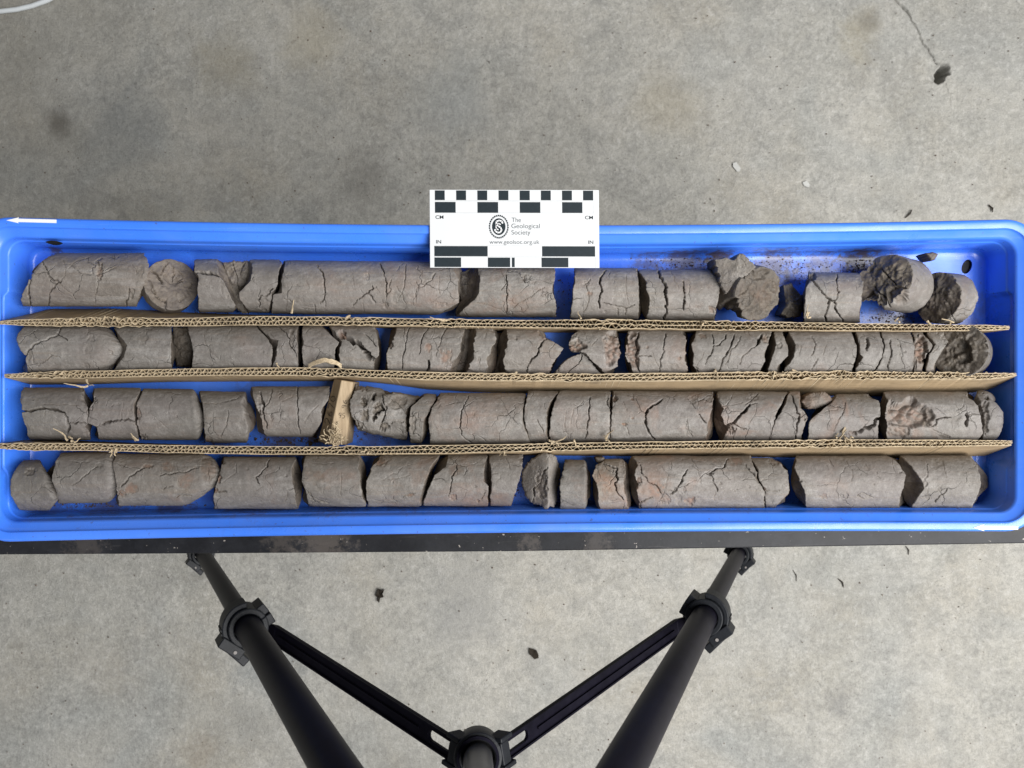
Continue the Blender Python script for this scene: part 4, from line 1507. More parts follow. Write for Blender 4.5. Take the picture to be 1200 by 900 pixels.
chunk('rough brown core fragment wedged in a gap of the first row', T(1, [(368, 102), (460, 98), (530, 100), (572, 115), (565, 235), (500, 300), (505, 380), (550, 452), (478, 455), (440, 380), (405, 280), (385, 190)]), 0.831, 0.8652, 5, (0.1, 0.15), 0.95, 0.6, 0.0016, 0.003,
      cracks=[K(1, 1.0, [(430, 110), (470, 200), (480, 300)]), K(1, 1.0, [(520, 110), (490, 190)])], broken=.55)
core('grey core piece left of the longest one, chipped at its lower right', (290, 335), (330, 335.5), 0.0258,
     T(1, [(560, 95), (572, 110), (560, 235), (480, 320), (490, 370), (548, 458)]), T(1, [(765, 90), (780, 110), (745, 240), (738, 295), (712, 320), (690, 440)]),
     [K(1, 1.2, [(622, 425), (615, 370), (640, 338), (690, 332), (715, 290)]), K(1, .5, [(680, 295), (740, 290)])], [X(1, 660, 400, 40, 50, .0008)], 1.02, 0.25, seed=4)
core('longest core piece, in the first row, partly under the scale card', (335, 336.5), (535, 338), 0.0259,
     T(1, [(800, 95), (790, 180), (775, 240), (775, 320), (718, 330), (710, 455)]), T(2, [(790, 100), (790, 150), (822, 220), (820, 300), (825, 390), (770, 425), (690, 460)]),
     [K(1, 1.2, [(1030, 125), (1065, 170), (1080, 240), (1078, 360), (1050, 395)]), K(1, .7, [(1078, 360), (1090, 420)]), K(1, .5, [(955, 230), (975, 290)]), K(1, .7, [(800, 360), (860, 385)]), K(1, .7, [(1010, 400), (1020, 455)]), K(1, .5, [(930, 410), (1040, 415)]),
      K(2, 1.0, [(270, 110), (300, 170), (320, 250), (315, 350)]), K(2, 1.0, [(215, 265), (222, 285), (190, 325), (130, 360), (80, 410)]), K(2, 1.0, [(195, 330), (240, 390)]), K(2, .8, [(455, 120), (450, 200), (425, 320), (455, 395)]), K(2, .8, [(525, 240), (548, 272), (530, 300), (525, 395)]), K(2, .8, [(548, 275), (590, 260), (640, 220), (660, 180)]),
      K(2, .5, [(685, 190), (690, 330)]), K(2, .8, [(350, 225), (335, 270), (345, 290), (320, 330)]), K(2, .7, [(390, 270), (420, 330), (400, 380)]), K(2, .7, [(290, 370), (320, 430)]), K(2, .5, [(80, 200), (85, 260)]), K(1, .5, [(820, 380), (815, 450)]), K(2, .5, [(565, 160), (565, 210)]), K(2, .5, [(150, 390), (160, 450)])],
     [X(2, 180, 205, 18, 30, .0009), X(2, 400, 340, 60, 50, .0010), X(2, 310, 405, 20, 25, .0016), X(2, 700, 400, 40, 18, .0012), X(2, 225, 280, 20, 12, .001), X(1, 900, 375, 40, 25, .0006)], 1.05, 0.22, seed=6)
chunk('added core chunk toned dark for shade, filling the gap under the card corner', T(2, [(838, 175), (900, 140), (962, 160), (972, 300), (930, 372), (872, 425), (846, 400), (828, 300)]), 0.8365, 0.8652, 8, (0.25, 0), 0.55, 0.4, 0.0018, 0.003, broken=.7)  # added chunk; its low tone puts the gap's shade into the colour
core('core piece directly below the inch bars of the scale card', (560, 340.5), (652, 341), 0.0258,
     T(2, [(955, 140), (972, 200), (965, 320), (930, 370), (870, 420), (800, 495)]), T(3, [(300, 140), (300, 165), (290, 260), (285, 310), (315, 400), (308, 500)]),
     [K(2, 1.0, [(1155, 185), (1165, 240), (1170, 330), (1160, 400), (1158, 465)]), K(2, .7, [(1165, 245), (1125, 300)]), K(3, .8, [(0, 430), (80, 380), (150, 335), (230, 280)]), K(3, .7, [(85, 195), (95, 250)]), K(2, .5, [(950, 390), (1100, 430), (1160, 460)]), K(3, .5, [(150, 330), (135, 280), (210, 300)]), K(2, .5, [(860, 430), (890, 480)])],
     [X(3, 100, 205, 35, 25, .001), X(3, 150, 245, 22, 14, .0008), X(3, 235, 360, 20, 40, .0008)], 1.02, 0.22, blue=(0, 1), seed=7)
core('core piece right of the blue gap beside the scale card, ringed by a bold crack', (672, 344), (748, 344.5), 0.0252,
     T(3, [(440, 150), (432, 250), (425, 400), (408, 500)]), T(3, [(880, 160), (890, 250), (892, 400), (890, 505)]),
     [K(3, 1.4, [(660, 160), (620, 210), (632, 290), (615, 340), (615, 430)]), K(3, 1.0, [(630, 388), (700, 405), (800, 432), (862, 405)]), K(3, .8, [(800, 432), (795, 475)]), K(3, .7, [(550, 220), (515, 250), (535, 320), (540, 380), (500, 460)]), K(3, .5, [(805, 190), (805, 320), (820, 400)]), K(3, .7, [(740, 430), (745, 480)])],
     [X(3, 545, 325, 25, 20, .0007, .5), X(3, 520, 250, 25, 20, .0007), X(3, 655, 450, 14, 10, .001)], 1.08, 0.28, blue=(1, 0), seed=8)
core('core piece with a long open crack, touching the rough end of a tilted piece', (757, 346), (842, 346.5), 0.0252,
     T(3, [(895, 165), (945, 240), (940, 290), (965, 350), (960, 430), (945, 515)]), T(4, [(200, 165), (215, 175), (250, 210), (266, 270), (250, 350), (238, 430), (225, 510)]),
     [K(3, 1.8, [(1035, 160), (1060, 220), (1080, 300), (1090, 380), (1085, 470), (1065, 512)]), K(3, .6, [(1118, 165), (1140, 235), (1172, 285)]), K(4, 1.4, [(2, 235), (14, 330), (5, 440)]), K(3, .5, [(975, 370), (985, 420)])],
     [X(4, 205, 440, 25, 30, .0012, .3), X(4, 100, 420, 30, 14, .0006), X(3, 985, 370, 18, 30, .0008)], 1.1, 0.2, seed=9)
core('tilted core piece showing its big round rough face, first row', None, None, 0.0262, None, None, [K(4, 1.0, [(330, 380), (420, 330), (520, 200)]), K(4, .8, [(500, 480), (560, 430), (720, 330)])],
     [X(4, 690, 330, 30, 80, .002), X(4, 350, 430, 80, 70, .005), X(4, 520, 190, 110, 50, .004), X(4, 640, 460, 60, 50, .003)], 0.72, 0.6, axis=(888.5, 344.5, 0.812, (-0.36, 0.26, -0.9)), lens=0.040, seed=10, cap_amp=0.0012, caprough=0.004)
chunk('pale shell-like core fragment leaning on the big round rough face', T(4, [(222, 85), (300, 70), (360, 90), (400, 38), (440, 52), (475, 95), (520, 130), (470, 180), (400, 232), (292, 335), (258, 240)]), 0.803, 0.8400, 12, (-0.25, 0.12), 1.15, 0.25, 0.0009, 0.0, crown=0.001, broken=0.25, inset=-0.02)
chunk('dark brown core fragment in shadow right of the big round face', T(4, [(705, 265), (760, 250), (800, 300), (838, 340), (845, 430), (830, 490), (740, 492), (690, 470), (720, 400)]), 0.839, 0.8652, 13, (0.1, 0), 0.75, 0.6, 0.0018, 0.003)
core('single squat core piece with a Y-shaped crack, first row', (945, 349), (1011, 349.5), 0.0248,
     T(4, [(885, 185), (900, 205), (870, 300), (858, 400), (850, 515)]), T(5, [(45, 185), (76, 240), (70, 300), (56, 400), (42, 520)]),
     [K(4, 1.4, [(910, 205), (950, 275), (1000, 335), (1040, 365), (1068, 375)]), K(4, 1.0, [(1068, 375), (1100, 310), (1085, 260), (1085, 190)]), K(4, 1.4, [(1032, 368), (1005, 470), (1012, 520)]), K(4, 1.4, [(1068, 375), (1076, 440), (1125, 520)])],
     [X(4, 905, 205, 35, 25, .004), X(5, 40, 240, 20, 30, .0006)], 1.12, 0.12, seed=14)
core('tilted pale core piece raised to the far wall, dark broken face leftward', None, None, 0.0262, None, None, [K(5, .6, [(360, 130), (420, 115)]), K(5, 1.4, [(140, 270), (200, 330), (260, 420)]), K(5, 1.2, [(200, 150), (290, 250), (390, 370)])],
     [X(5, 320, 330, 90, 80, .005), X(5, 150, 380, 80, 70, .007), X(5, 110, 120, 50, 60, .004)], 1.12, 0.15, axis=(1036, 329, 0.812, (0.745, -0.03, -0.66)), lens=0.050, seed=15, cap_amp=0.003, caprough=0.003, slant=(0.30, 1.2))
chunk('small tan clod at the upper corner of the raised pale core', T(5, [(500, 40), (560, 32), (598, 45), (575, 85), (545, 92)]), 0.822, 0.846, 16, (0, 0), 0.85, 0.9, 0.0008, 0.001, nphi=60, nrho=24)
core('pale core piece with a jagged right end at the first row end', None, None, 0.0248, None, None, [K(5, .9, [(680, 440), (715, 515)])], [X(5, 650, 330, 20, 50, .002)], 1.12, 0.12,
     axis=(1098, 349, 0.829, (0.86, 0.0, -0.50)), lens=0.027, seed=17, cap_amp=0.003, caprough=0.0028, end_amp=0.0016)

# ---- second row
core('light cracked core piece at the far left of the second row', (20, 411.5), (135, 411), 0.0256,
     T(0, [(150, 555), (105, 600), (95, 645), (125, 725), (163, 765), (168, 880)]), T(0, [(800, 560), (815, 620), (832, 700), (822, 780), (790, 860)]),
     [K(0, 1.4, [(440, 555), (405, 610), (330, 650), (240, 680), (190, 730), (172, 815)]), K(0, 1.0, [(405, 610), (475, 655)]), K(0, .8, [(260, 835), (285, 815), (330, 795), (355, 755), (425, 778)]), K(0, .8, [(222, 730), (235, 815)]), K(0, .5, [(625, 570), (610, 610)])],
     [X(0, 640, 635, 25, 30, .001), X(0, 620, 715, 35, 40, .0007), X(0, 600, 830, 30, 20, .001), X(0, 205, 760, 22, 50, .0015)], 1.0, 0.12, sh=(0.004, 0.020), seed=21)
core('plain core piece second from left in the second row', (140, 411), (200, 411), 0.0254,
     T(0, [(805, 560), (835, 615), (890, 690), (868, 770), (805, 860)]), T(0, [(1203, 560), (1206, 860)]), [K(0, .5, [(1010, 760), (1060, 800)])], [X(0, 1010, 640, 30, 50, .0006), X(0, 1050, 575, 30, 12, .0006)], 0.92, 0.2, blue=(0, 1), seed=22)
core('long smooth core piece with a deep brown left end, second row', (222, 411), (320, 411), 0.0255,
     T(1, [(118, 555), (135, 640), (150, 690), (160, 760), (145, 860)]), T(1, [(598, 550), (680, 630), (715, 700), (716, 770), (700, 850)]),
     [K(1, .6, [(232, 605), (240, 660), (290, 750), (330, 782)]), K(1, .5, [(400, 610), (430, 560)])], [X(1, 645, 735, 12, 10, .001)], 0.95, 0.2, blue=(1, 0), seed=23)
chunk('dark brown crumbling core fragment filling the second row gap', T(1, [(14, 556), (125, 556), (138, 640), (152, 690), (158, 760), (140, 840), (40, 838), (20, 700)]), 0.8435, 0.8652, 24, (0, 0), 0.75, 0.85, 0.0015, 0.002)
core('core piece with two curved splits meeting the open black gap, second row', (312, 411), (347, 411), 0.0255,
     T(1, [(612, 550), (700, 640), (756, 652), (750, 700), (740, 760), (712, 850)]), T(1, [(900, 550), (880, 620), (892, 700), (892, 850)]),
     [K(1, .9, [(755, 555), (820, 620), (835, 680), (885, 770)]), K(1, .5, [(750, 660), (700, 600)])], [X(1, 850, 640, 25, 70, .0016)], 0.98, 0.2, seed=25)
core('blunt core piece above the arched torn cardboard strip', (355, 411), (395, 411), 0.0255,
     T(1, [(932, 550), (920, 620), (932, 660), (920, 720), (930, 850)]), T(1, [(1060, 550), (1180, 665), (1160, 720), (1148, 850)]), [K(1, .5, [(1010, 690), (1050, 660)]), K(1, .5, [(950, 600), (1000, 560)])], [], 1.0, 0.22, seed=26)
core('core piece cut in two by a wide slanting black crack, second row', (400, 411), (440, 411), 0.0255,
     T(1, [(1115, 550), (1198, 655), (1192, 700), (1186, 760), (1198, 860)]), T(2, [(232, 550), (255, 650), (262, 760), (228, 800), (225, 860)]),
     [(3.2, .016, T(2, [(-60, 590), (20, 625), (70, 655), (130, 690), (185, 745), (235, 785)])), K(2, .9, [(165, 610), (245, 695)]), K(2, .5, [(60, 730), (100, 700), (95, 690)])], [X(2, 5, 605, 30, 35, .005, .6)], 1.02, 0.22, seed=27)
core('core piece with three slanting cracks and pinkish patches, second row', (455, 411.5), (540, 412.5), 0.0254,
     T(2, [(388, 550), (380, 600), (332, 690), (312, 740), (320, 870)]), T(2, [(865, 550), (850, 640), (835, 740), (790, 800), (762, 880)]),
     [K(2, .9, [(482, 560), (450, 680), (425, 860)]), K(2, .9, [(612, 560), (560, 660), (545, 750)]), K(2, .8, [(748, 560), (700, 660), (665, 765)]), K(2, 2.0, [(600, 885), (610, 830), (612, 800)]), K(2, .6, [(612, 800), (630, 735)]), K(2, .6, [(820, 770), (720, 850)]), K(2, .5, [(560, 610), (600, 640)])],
     [X(2, 608, 705, 32, 38, .0009, .6), X(2, 735, 765, 45, 65, .0008, .55), X(2, 335, 660, 28, 50, .004, .5)], 1.05, 0.3, seed=28)
core('thin pale core slice with a ragged right edge, second row', (558, 412.5), (580, 413), 0.0252,
     T(2, [(925, 555), (938, 600), (940, 650), (930, 740), (885, 885)]), T(2, [(1060, 585), (1095, 635), (1050, 700), (1038, 760), (1020, 895)]), [K(2, .5, [(960, 780), (970, 860)]), K(2, .5, [(1010, 650), (1020, 600)])], [X(2, 965, 800, 15, 30, .0008)], 1.1, 0.2, seed=29, end_amp=0.0012)
chunk('curved brown core fragment under the rim of the pale slice', T(2, [(868, 570), (935, 575), (940, 650), (930, 740), (885, 870), (800, 870), (830, 800), (850, 680)]), 0.836, 0.8652, 30, (0.25, 0), 0.8, 0.75, 0.0006, 0.0008)
core('tan core piece cut off slantwise at its upper right, second row', (597, 413.5), (655, 414), 0.0254,
     T(2, [(1165, 575), (1160, 700), (1150, 780), (1160, 895)]), T(3, [(190, 590), (195, 615), (262, 642), (362, 708), (310, 790), (265, 890)]),
     [K(3, 1.4, [(242, 640), (185, 705), (155, 780), (115, 830), (105, 890)]), K(3, .5, [(10, 800), (60, 830)])], [X(3, 225, 630, 30, 18, .0012, .4), X(3, 30, 640, 10, 10, .001)], 1.0, 0.45, seed=31, end_amp=0.0012)
chunk('rough brown core fragment crumbling at the left end of the tan piece', T(2, [(1095, 600), (1150, 590), (1185, 590), (1175, 660), (1160, 780), (1165, 880), (1070, 885), (1100, 760)]), 0.840, 0.8652, 32, (-.1, 0), 0.8, 0.85, 0.0015, 0.003)
core('core piece with a crumbled rough right end, second row centre', (672, 414.5), (722, 415), 0.0254,
     T(3, [(455, 580), (400, 650), (400, 700), (440, 735), (520, 740), (600, 830), (640, 890)]), T(3, [(725, 585), (762, 650), (760, 750), (740, 840), (640, 895)]),
     [K(3, .6, [(560, 690), (600, 640)])], [X(3, 710, 720, 72, 140, .0055, .5), X(3, 440, 690, 75, 50, .006, .6)], 1.0, 0.35, seed=33, end_amp=0.0014)
chunk('wedge-shaped pale core fragment lying low in the second row', T(3, [(290, 885), (335, 830), (400, 775), (490, 740), (525, 765), (580, 835), (628, 890), (450, 900)]), 0.8225, 0.8652, 34, (0, 0.22), 1.02, 0.15, 0.0004, 0.0, cracks=[K(3, .9, [(492, 742), (470, 820), (385, 895)]), K(3, .7, [(330, 830), (335, 890)])], broken=.12, crown=.001)
core('core piece with a ragged crumbled left rim, second row', (740, 415), (805, 415), 0.0255,
     T(3, [(825, 580), (812, 700), (808, 800), (860, 890)]), T(4, [(5, 595), (25, 660), (14, 760), (32, 890)]),
     [K(3, 1.6, [(890, 595), (868, 640), (890, 720), (878, 790), (893, 870)]), K(3, .9, [(885, 770), (980, 765)]), K(3, .9, [(1080, 605), (1065, 700), (1070, 730), (1040, 800), (1035, 880)]), K(3, .5, [(980, 720), (1040, 850)])],
     [X(3, 845, 740, 52, 135, .005, .5), X(3, 950, 700, 12, 10, .001, .4), X(3, 1175, 780, 16, 14, .001, .5), X(3, 1130, 840, 40, 30, .0006)], 1.03, 0.32, seed=35, end_amp=0.0014)
core('core piece hatched by many slanting parallel cracks, second row', (812, 415.5), (900, 415.5), 0.0254,
     T(4, [(98, 600), (60, 680), (76, 760), (70, 830), (102, 890)]), T(4, [(622, 600), (602, 680), (577, 750), (580, 800), (528, 890)]),
     [K(4, 1.0, [(202, 610), (220, 690), (195, 760), (160, 825)]), K(4, .9, [(222, 688), (262, 685), (300, 640), (306, 612)]), K(4, 1.2, [(362, 610), (320, 730), (280, 800), (245, 880)]), K(4, .8, [(408, 622), (385, 680), (340, 720), (300, 825)]), K(4, .8, [(520, 690), (440, 750), (400, 825)]), K(4, 2.0, [(555, 612), (520, 690)]), K(4, .6, [(150, 735), (85, 845)]), K(4, .5, [(380, 830), (375, 870)])],
     [X(4, 582, 640, 32, 32, .0015, .25), X(4, 90, 860, 25, 20, .002), X(4, 140, 625, 40, 18, .0007, .3)], 1.0, 0.2, seed=36)
core('narrow core slice leaning in the second row, notched along its left', (902, 416), (925, 416), 0.0252,
     T(4, [(640, 600), (655, 680), (640, 740), (620, 790), (588, 890)]), T(4, [(705, 600), (738, 690), (742, 760), (672, 830), (664, 890)]), [K(4, .6, [(665, 690), (690, 640)])], [X(4, 680, 690, 25, 25, .0012)], 1.0, 0.18, seed=37)
core('broad core piece with faint slanting scratches, second row', (930, 416), (1003, 416), 0.0254,
     T(4, [(750, 600), (792, 680), (780, 770), (715, 870)]), T(4, [(1190, 600), (1228, 690), (1222, 770), (1188, 870)]), [K(4, .8, [(908, 620), (936, 680), (905, 760)]), K(4, .9, [(950, 785), (905, 860)]), K(4, .5, [(1012, 680), (985, 760)]), K(4, .5, [(830, 680), (820, 760)])], [X(4, 1060, 705, 25, 12, .0004)], 1.0, 0.18, seed=38)
core('core piece with a slotted pit and a dark lower left notch, second row', (1007, 415.5), (1034, 415.5), 0.0253,
     T(5, [(20, 600), (48, 690), (45, 750), (70, 770), (10, 870)]), T(5, [(182, 600), (214, 690), (205, 770), (148, 870)]), [K(5, 1.6, [(92, 640), (105, 680), (95, 720)]), K(5, .5, [(140, 620), (170, 660)])], [X(5, 95, 670, 14, 40, .0012)], 1.0, 0.12, seed=39)
core('core piece with fine branching cracks and one bold curved crack, second row', (1034, 415.5), (1072, 415.5), 0.0253,
     T(5, [(192, 600), (222, 690), (202, 790), (160, 870)]), T(5, [(405, 600), (440, 700), (432, 780), (415, 875)]), [K(5, 1.2, [(262, 650), (270, 750), (242, 870)]), K(5, .6, [(310, 640), (330, 700), (320, 760), (345, 800)]), K(5, .5, [(310, 690), (350, 670)])], [X(5, 362, 735, 10, 8, .0009)], 1.0, 0.15, seed=40)
core('split core slice with a reddish inner band, second row', (1072, 415.5), (1093, 415.5), 0.0252,
     T(5, [(415, 600), (450, 700), (430, 790), (425, 875)]), T(5, [(490, 600), (562, 690), (550, 715), (500, 790), (482, 875)]), [K(5, 1.6, [(455, 610), (505, 670), (530, 740), (500, 790)]), K(5, 1.0, [(430, 640), (470, 720), (440, 860)])], [X(5, 475, 730, 48, 115, .005, .55)], 0.98, 0.3, seed=41)
core('bent-looking core slice left of the dark hollow end piece, second row', (1088, 415.5), (1111, 415.5), 0.0252,
     T(5, [(520, 600), (578, 680), (562, 712), (532, 760), (508, 875)]), T(5, [(635, 600), (678, 655), (612, 750), (576, 820), (570, 875)]), [K(5, .6, [(555, 740), (600, 690)])], [X(5, 650, 640, 30, 40, .0012)], 1.08, 0.15, seed=42)
core('tilted dark core piece with a hollow face ending the second row', None, None, 0.0256, None, None, [K(5, 1.2, [(930, 650), (950, 720), (965, 790)]), K(5, .8, [(915, 690), (940, 700)])], [X(5, 740, 730, 95, 90, .007)], 0.72, 0.35,
     axis=(1124, 411, 0.8195, (0.56, -0.02, -0.83)), lens=0.036, seed=43, cap_amp=0.0018, caprough=0.003)

# ---- third row
ROWBASE = 450
core('core piece with a long straight crack at the far left, third row', (27, 484.5), (103, 485), 0.0258,
     T(0, [(170, 10), (155, 40), (140, 100), (145, 180), (160, 260), (205, 390)]), T(0, [(592, 20), (582, 100), (610, 160), (614, 270), (602, 310), (640, 400)]),
     [K(0, 1.6, [(138, 180), (250, 178), (370, 175), (430, 195), (470, 235), (482, 290), (470, 350)]), K(0, .6, [(320, 180), (322, 248)]), K(0, .5, [(290, 145), (550, 148)]), K(0, 1.4, [(490, 275), (545, 268), (602, 282)])], [X(0, 600, 85, 30, 60, .002), X(0, 640, 340, 50, 40, .002), X(0, 400, 260, 25, 10, .0005)], 0.92, 0.12, seed=51)
core('core piece crossed by a wavy sideways crack, third row', (106, 485), (160, 485), 0.0256,
     T(0, [(660, 15), (652, 120), (622, 170), (616, 275), (685, 300), (692, 400)]), T(0, [(992, 20), (945, 130), (940, 200), (955, 290), (972, 395)]),
     [K(0, 1.6, [(683, 300), (740, 272), (790, 268), (850, 250), (945, 272)]), K(0, .5, [(865, 130), (855, 240)]), K(0, .5, [(775, 160), (800, 145)])], [X(0, 915, 200, 22, 40, .0006), X(0, 830, 140, 14, 10, .0006)], 0.92, 0.12, seed=52)
core('core piece with a rounded right shoulder in shadow, third row', (163, 485.5), (234, 486), 0.0252,
     T(0, [(1010, 25), (966, 130), (955, 200), (970, 300), (988, 400)]), T(1, [(185, 20), (192, 120), (212, 250), (216, 395)]),
     [K(0, .5, [(1060, 215), (1120, 260), (1180, 310)])], [X(0, 968, 215, 22, 60, .0018, .35), X(0, 1010, 375, 30, 20, .002), X(1, 42, 230, 8, 8, .001)], 0.94, 0.15, sh=(0, 0.006), seed=53)
core('plain stub of core sitting slightly low, third row', (237, 488.5), (291, 489), 0.0252,
     T(1, [(203, 60), (225, 150), (230, 250), (246, 420)]), T(1, [(540, 50), (515, 130), (527, 220), (552, 300), (545, 420)]), [K(1, .7, [(400, 180), (395, 280), (350, 370)]), K(1, .5, [(215, 130), (350, 135), (470, 100)])], [X(1, 515, 230, 14, 30, .0006), X(1, 265, 400, 30, 40, .001, .3)], 0.97, 0.3, sh=(0, 0.002), seed=54)
core('cracked core piece standing just left of the wooden block', (303, 482.5), (383, 482), 0.0246,
     T(1, [(570, 10), (592, 140), (640, 260), (668, 380)]), T(1, [(1118, 10), (1110, 100), (1062, 180), (1062, 270), (1000, 365)]),
     [K(1, 1.6, [(630, 60), (655, 150), (655, 220), (672, 315)]), K(1, .7, [(712, 40), (700, 100), (660, 160)]), K(1, .9, [(897, 10), (888, 130), (895, 240), (910, 350)]), K(1, .6, [(1035, 150), (940, 270)]), K(1, .5, [(780, 120), (860, 90)]), K(1, .5, [(790, 40), (870, 45)])],
     [X(1, 625, 110, 18, 40, .0014), X(1, 820, 295, 22, 12, .0005), X(1, 615, 260, 22, 90, .003)], 1.08, 0.3, blue=(0, 1), seed=55)
core('pitted crumbly core piece slanting down right of the wooden block', (414, 476), (480, 489.5), 0.0222,
     T(2, [(110, 0), (65, 100), (68, 200), (95, 280), (120, 330)]), T(2, [(560, 75), (545, 90), (490, 140), (455, 220), (445, 300), (458, 400)]),
     [K(2, 2.2, [(235, 65), (228, 110)]), K(2, 2.4, [(270, 145), (300, 180), (250, 200), (225, 260)]), K(2, 1.4, [(155, 95), (175, 140)]), K(2, 1.2, [(290, 70), (295, 130), (320, 170), (290, 260), (270, 320)]), K(2, .8, [(340, 280), (380, 262), (440, 262)]), K(2, .8, [(400, 310), (430, 350)]), K(2, .9, [(90, 220), (120, 300), (160, 315)])],
     [X(2, 255, 180, 40, 50, .005), X(2, 165, 220, 30, 60, .003), X(2, 160, 120, 25, 40, .003), X(2, 330, 50, 40, 30, .003), X(2, 390, 130, 70, 60, .0015), X(2, 120, 290, 50, 40, .002), X(2, 140, 20, 60, 25, .002, .25), X(2, 300, 300, 40, 30, .003)], 1.02, 0.22, seed=56, rough=2.6, wave=(0.0014, 110), end_amp=0.0014)
core('thin core slice with a pale ridge beside the pitted piece, third row', (480, 489), (507, 491), 0.0248,
     T(2, [(575, 85), (540, 110), (495, 160), (478, 230), (472, 330), (490, 430)]), T(2, [(665, 105), (617, 180), (580, 260), (574, 300), (565, 440)]), [K(2, .5, [(555, 240), (545, 300), (560, 310)])], [X(2, 500, 280, 25, 90, .0016)], 0.97, 0.28, seed=57)
core('long smooth core piece with one curved crack, third row centre', (503, 491), (616, 491.5), 0.0256,
     T(2, [(692, 85), (632, 170), (612, 250), (616, 330), (630, 430)]), T(3, [(98, 60), (76, 160), (80, 260), (100, 350), (122, 410)]),
     [K(2, .9, [(892, 88), (860, 150), (840, 230), (830, 310), (850, 370), (915, 412)]), K(2, .5, [(790, 250), (800, 265)])], [X(2, 928, 210, 14, 12, .0007), X(2, 795, 250, 8, 12, .0007), X(3, 20, 265, 14, 8, .0006), X(2, 665, 140, 30, 40, .0008)], 1.0, 0.22, seed=58)
core('thin upright core slice between two black cracks, third row', (617, 488.5), (646, 488.5), 0.0256,
     T(3, [(112, 50), (90, 140), (88, 230), (102, 330), (122, 410)]), T(3, [(325, 55), (270, 120), (246, 190), (240, 260), (248, 400)]), [K(3, .7, [(178, 250), (222, 345)])], [], 1.0, 0.2, seed=59)
core('core piece with a straight upright crack at its middle, third row', (646, 488.5), (714, 488.5), 0.0256,
     T(3, [(332, 60), (297, 130), (266, 250), (264, 400)]), T(3, [(692, 80), (684, 130), (690, 230), (686, 390)]),
     [K(3, 1.0, [(548, 95), (540, 200), (530, 290), (512, 385)]), K(3, .6, [(380, 190), (370, 320), (398, 388)]), K(3, .5, [(430, 180), (410, 290)]), K(3, .9, [(690, 90), (670, 130), (690, 180)]), K(3, .5, [(500, 120), (440, 170)])], [X(3, 675, 120, 14, 40, .0012), X(3, 520, 205, 14, 10, .0006)], 1.04, 0.18, seed=60)
core('wide core piece with a bold bracket-shaped crack and red specks, third row', (716, 488.5), (836, 489), 0.0256,
     T(3, [(712, 75), (702, 170), (697, 260), (690, 395)]), T(4, [(215, 90), (212, 170), (182, 270), (165, 400)]),
     [K(3, 1.5, [(1058, 105), (975, 160), (940, 220), (950, 310), (1000, 388)]), K(3, .7, [(790, 290), (822, 362)]), K(3, .6, [(780, 120), (810, 190)]), K(4, .7, [(35, 100), (90, 170)]), K(4, .9, [(110, 210), (168, 275)]), K(4, .7, [(30, 250), (60, 360)]), K(4, .7, [(150, 100), (205, 120)])],
     [X(3, 790, 285, 18, 12, .0014, .7), X(3, 848, 240, 12, 8, .001, .5), X(3, 722, 105, 20, 25, .003, .5), X(3, 845, 105, 12, 10, .001, .5), X(3, 1058, 255, 10, 8, .0006), X(4, 25, 320, 14, 40, .0012), X(4, 70, 110, 30, 30, .0007), X(4, 45, 350, 30, 22, .001), X(4, 180, 110, 30, 25, .0008)], 1.02, 0.2, seed=61)
core('core piece opened by a broad slanting black crack at left, third row', (842, 489), (918, 489), 0.0256,
     T(4, [(245, 70), (250, 110), (290, 170), (272, 220), (296, 285), (345, 310), (300, 360), (282, 400)]), T(4, [(738, 55), (700, 120), (660, 210), (605, 400)]),
     [K(4, 2.0, [(472, 140), (440, 190), (360, 280), (290, 325)]), K(4, .8, [(470, 145), (525, 135)]), K(4, 1.0, [(365, 285), (400, 305), (450, 320)]), K(4, .8, [(380, 310), (358, 395)]), K(4, .7, [(530, 70), (440, 145)]), K(4, .6, [(520, 140), (500, 230), (460, 305)]), K(4, .5, [(300, 150), (420, 130)])],
     [X(4, 330, 330, 35, 40, .004), X(4, 500, 95, 40, 20, .0008)], 1.0, 0.15, seed=62)
core('narrow slanted core slice left of the tan fragment, third row', (905, 489), (942, 489), 0.0255,
     T(4, [(748, 60), (692, 200), (652, 260), (606, 400)]), T(4, [(820, 70), (826, 160), (868, 200), (880, 230), (848, 330), (828, 400)]), [K(4, 1.4, [(765, 80), (800, 180), (822, 212), (802, 300), (793, 390)])], [X(4, 855, 220, 20, 40, .0016)], 1.0, 0.14, seed=63)
chunk('smooth tan core fragment perched above a black notch, third row', T(4, [(855, 85), (900, 62), (1000, 55), (1040, 90), (1065, 120), (1010, 150), (930, 180), (875, 175), (835, 130)]), 0.823, 0.8500, 64, (0.0, -0.1), 0.95, 0.5, 0.0006, 0.001, broken=.35, crown=.004)
core('pale core piece slit by an open crack at its lower right, third row', (948, 492), (1033, 492), 0.0252,
     T(4, [(1075, 90), (1050, 130), (1000, 165), (932, 220), (890, 270), (882, 400)]), T(5, [(105, 90), (180, 120), (192, 190), (182, 250), (175, 400)]),
     [K(4, .8, [(1142, 130), (1110, 230), (1060, 335)]), K(4, .7, [(1040, 150), (1135, 170)]), K(5, 2.4, [(195, 240), (150, 275), (90, 315), (30, 340), (-10, 355)]), K(4, .5, [(1000, 200), (1090, 180)])], [X(4, 1190, 350, 40, 18, .003, .3)], 1.03, 0.16, seed=65)
